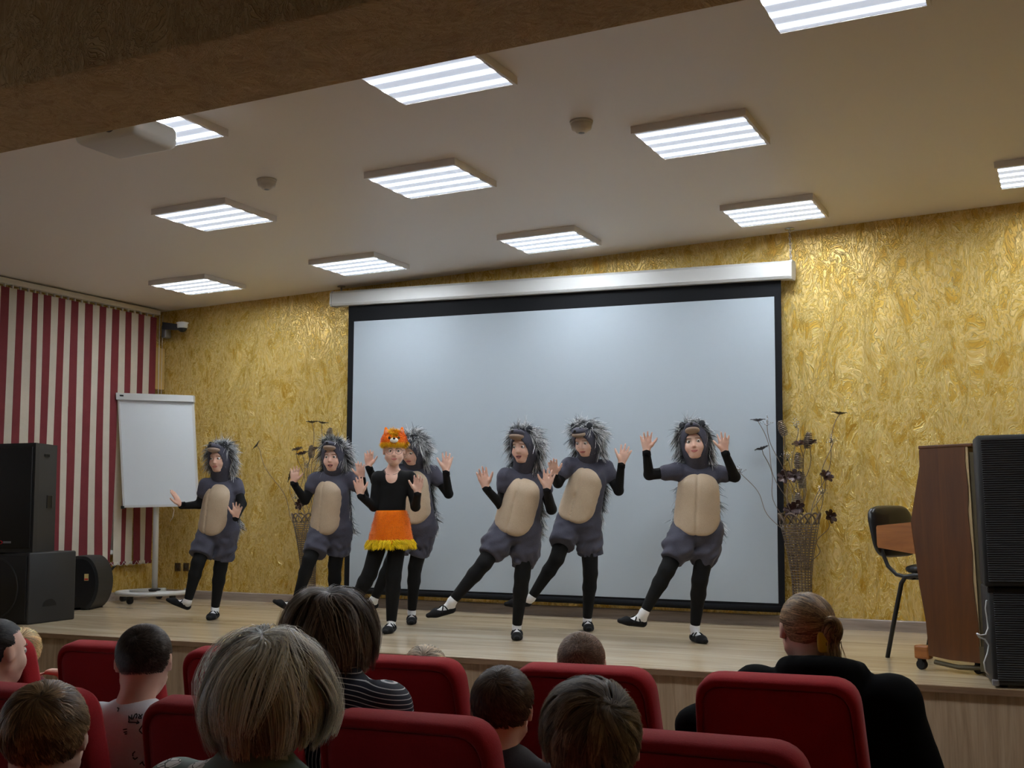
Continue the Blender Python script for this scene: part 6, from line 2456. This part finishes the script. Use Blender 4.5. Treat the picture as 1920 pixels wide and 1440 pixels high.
# 10 blond child beyond the first seat, hand on its edge
def grip(sh):
    w = P(121, 1262, dep(sh) - 0.10)
    return lerp(sh, w, 0.5) + np.array([0.10, 0, -0.03]), w


sitter('blond child mostly hidden beyond a red seat with one hand on its edge', 38, 1228, 4.85, 0.98, 0, dict(short_cfg, pal=[lin(160, 138, 104), lin(136, 114, 82), lin(176, 156, 122)], n=3000, len=(0.05, 0.09), lift=0.1, width=0.0028), shirt_mat('maroon_tee', S(96, 40, 44), S(110, 50, 54)), 30, h=0.014, armR=grip)
# 11 grey top of a head beyond a seat
sitter('fair haired child of whom only the crown shows beyond a red seat', 797, 1269, 4.02, 0.98, 0, dict(short_cfg, pal=[lin(150, 140, 122), lin(128, 116, 98)], n=2000, width=0.004), shirt_mat('green_tee', S(70, 90, 76), S(80, 100, 86)), 31, h=0.014)
# 12 child in a brown jacket mostly hidden
sitter('child in a dark brown jacket mostly hidden behind the two women', 520, 1250, 4.28, 0.98, 0, dict(short_cfg, pal=dark, n=2000, width=0.004), shirt_mat('brown_jacket', S(58, 44, 34), S(70, 54, 42)), 32, h=0.014, sleeves='long', sw=0.19)

# writing on the white shirt: printed letters lie on the cloth of the back


def on_back(px, py):
    """a point of the photograph on the back of the white shirt"""
    d = ray(px, py)
    ts = np.linspace(2.9, 3.9, 400)
    Q = CAM[None] + d[None] * ts[:, None]
    v = Fw_.at(Q[:, 0], Q[:, 1], Q[:, 2])
    i = int(np.argmax(v < 0.007))
    return Q[i] if v.min() < 0.007 else None


strokes = [[(242, 1352), (241, 1342), (247, 1349), (247, 1340)], [(249, 1349), (253, 1340), (256, 1338), (257, 1341), (255, 1347)], [(260, 1339), (264, 1343), (267, 1339)], [(264, 1343), (265, 1347), (260, 1347), (260, 1344), (264, 1343)],
           [(241, 1352), (241, 1354), (261, 1355)], [(257, 1351), (261, 1355), (256, 1357)], [(220, 1327), (223, 1328), (221, 1334)], [(231, 1368), (238, 1367)], [(232, 1373), (238, 1372)], [(234, 1376), (238, 1376)],
           [(253, 1409), (249, 1413), (249, 1418)], [(249, 1420), (253, 1424), (258, 1420)], [(262, 1433), (268, 1428)], [(266, 1428), (271, 1436)], [(261, 1369), (268, 1359)], [(261, 1370), (267, 1376)]]
groups = {'printed_word': (0, 4), 'printed_arrow': (4, 6)}
groups.update({'printed_mark_%d' % k: (k, k + 1) for k in range(6, len(strokes))})
for gname, (g0_, g1_) in groups.items():
    ink = MB()
    for st_ in strokes[g0_:g1_]:
        pts = []
        for (a_, b_) in zip(st_[:-1], st_[1:]):
            for t in np.linspace(0, 1, 5)[:-1]:
                q = on_back(a_[0] + (b_[0] - a_[0]) * t, a_[1] + (b_[1] - a_[1]) * t)
                if q is not None:
                    pts.append(q)
        q = on_back(*st_[-1])
        if q is not None:
            pts.append(q)
        if len(pts) > 2:
            ink.tube(pts, 0.0017, 5)
    if ink.v:
        ink.build(gname.rsplit('_', 1)[0] if 'mark' in gname else gname, M['dark'], topw, True, obw)
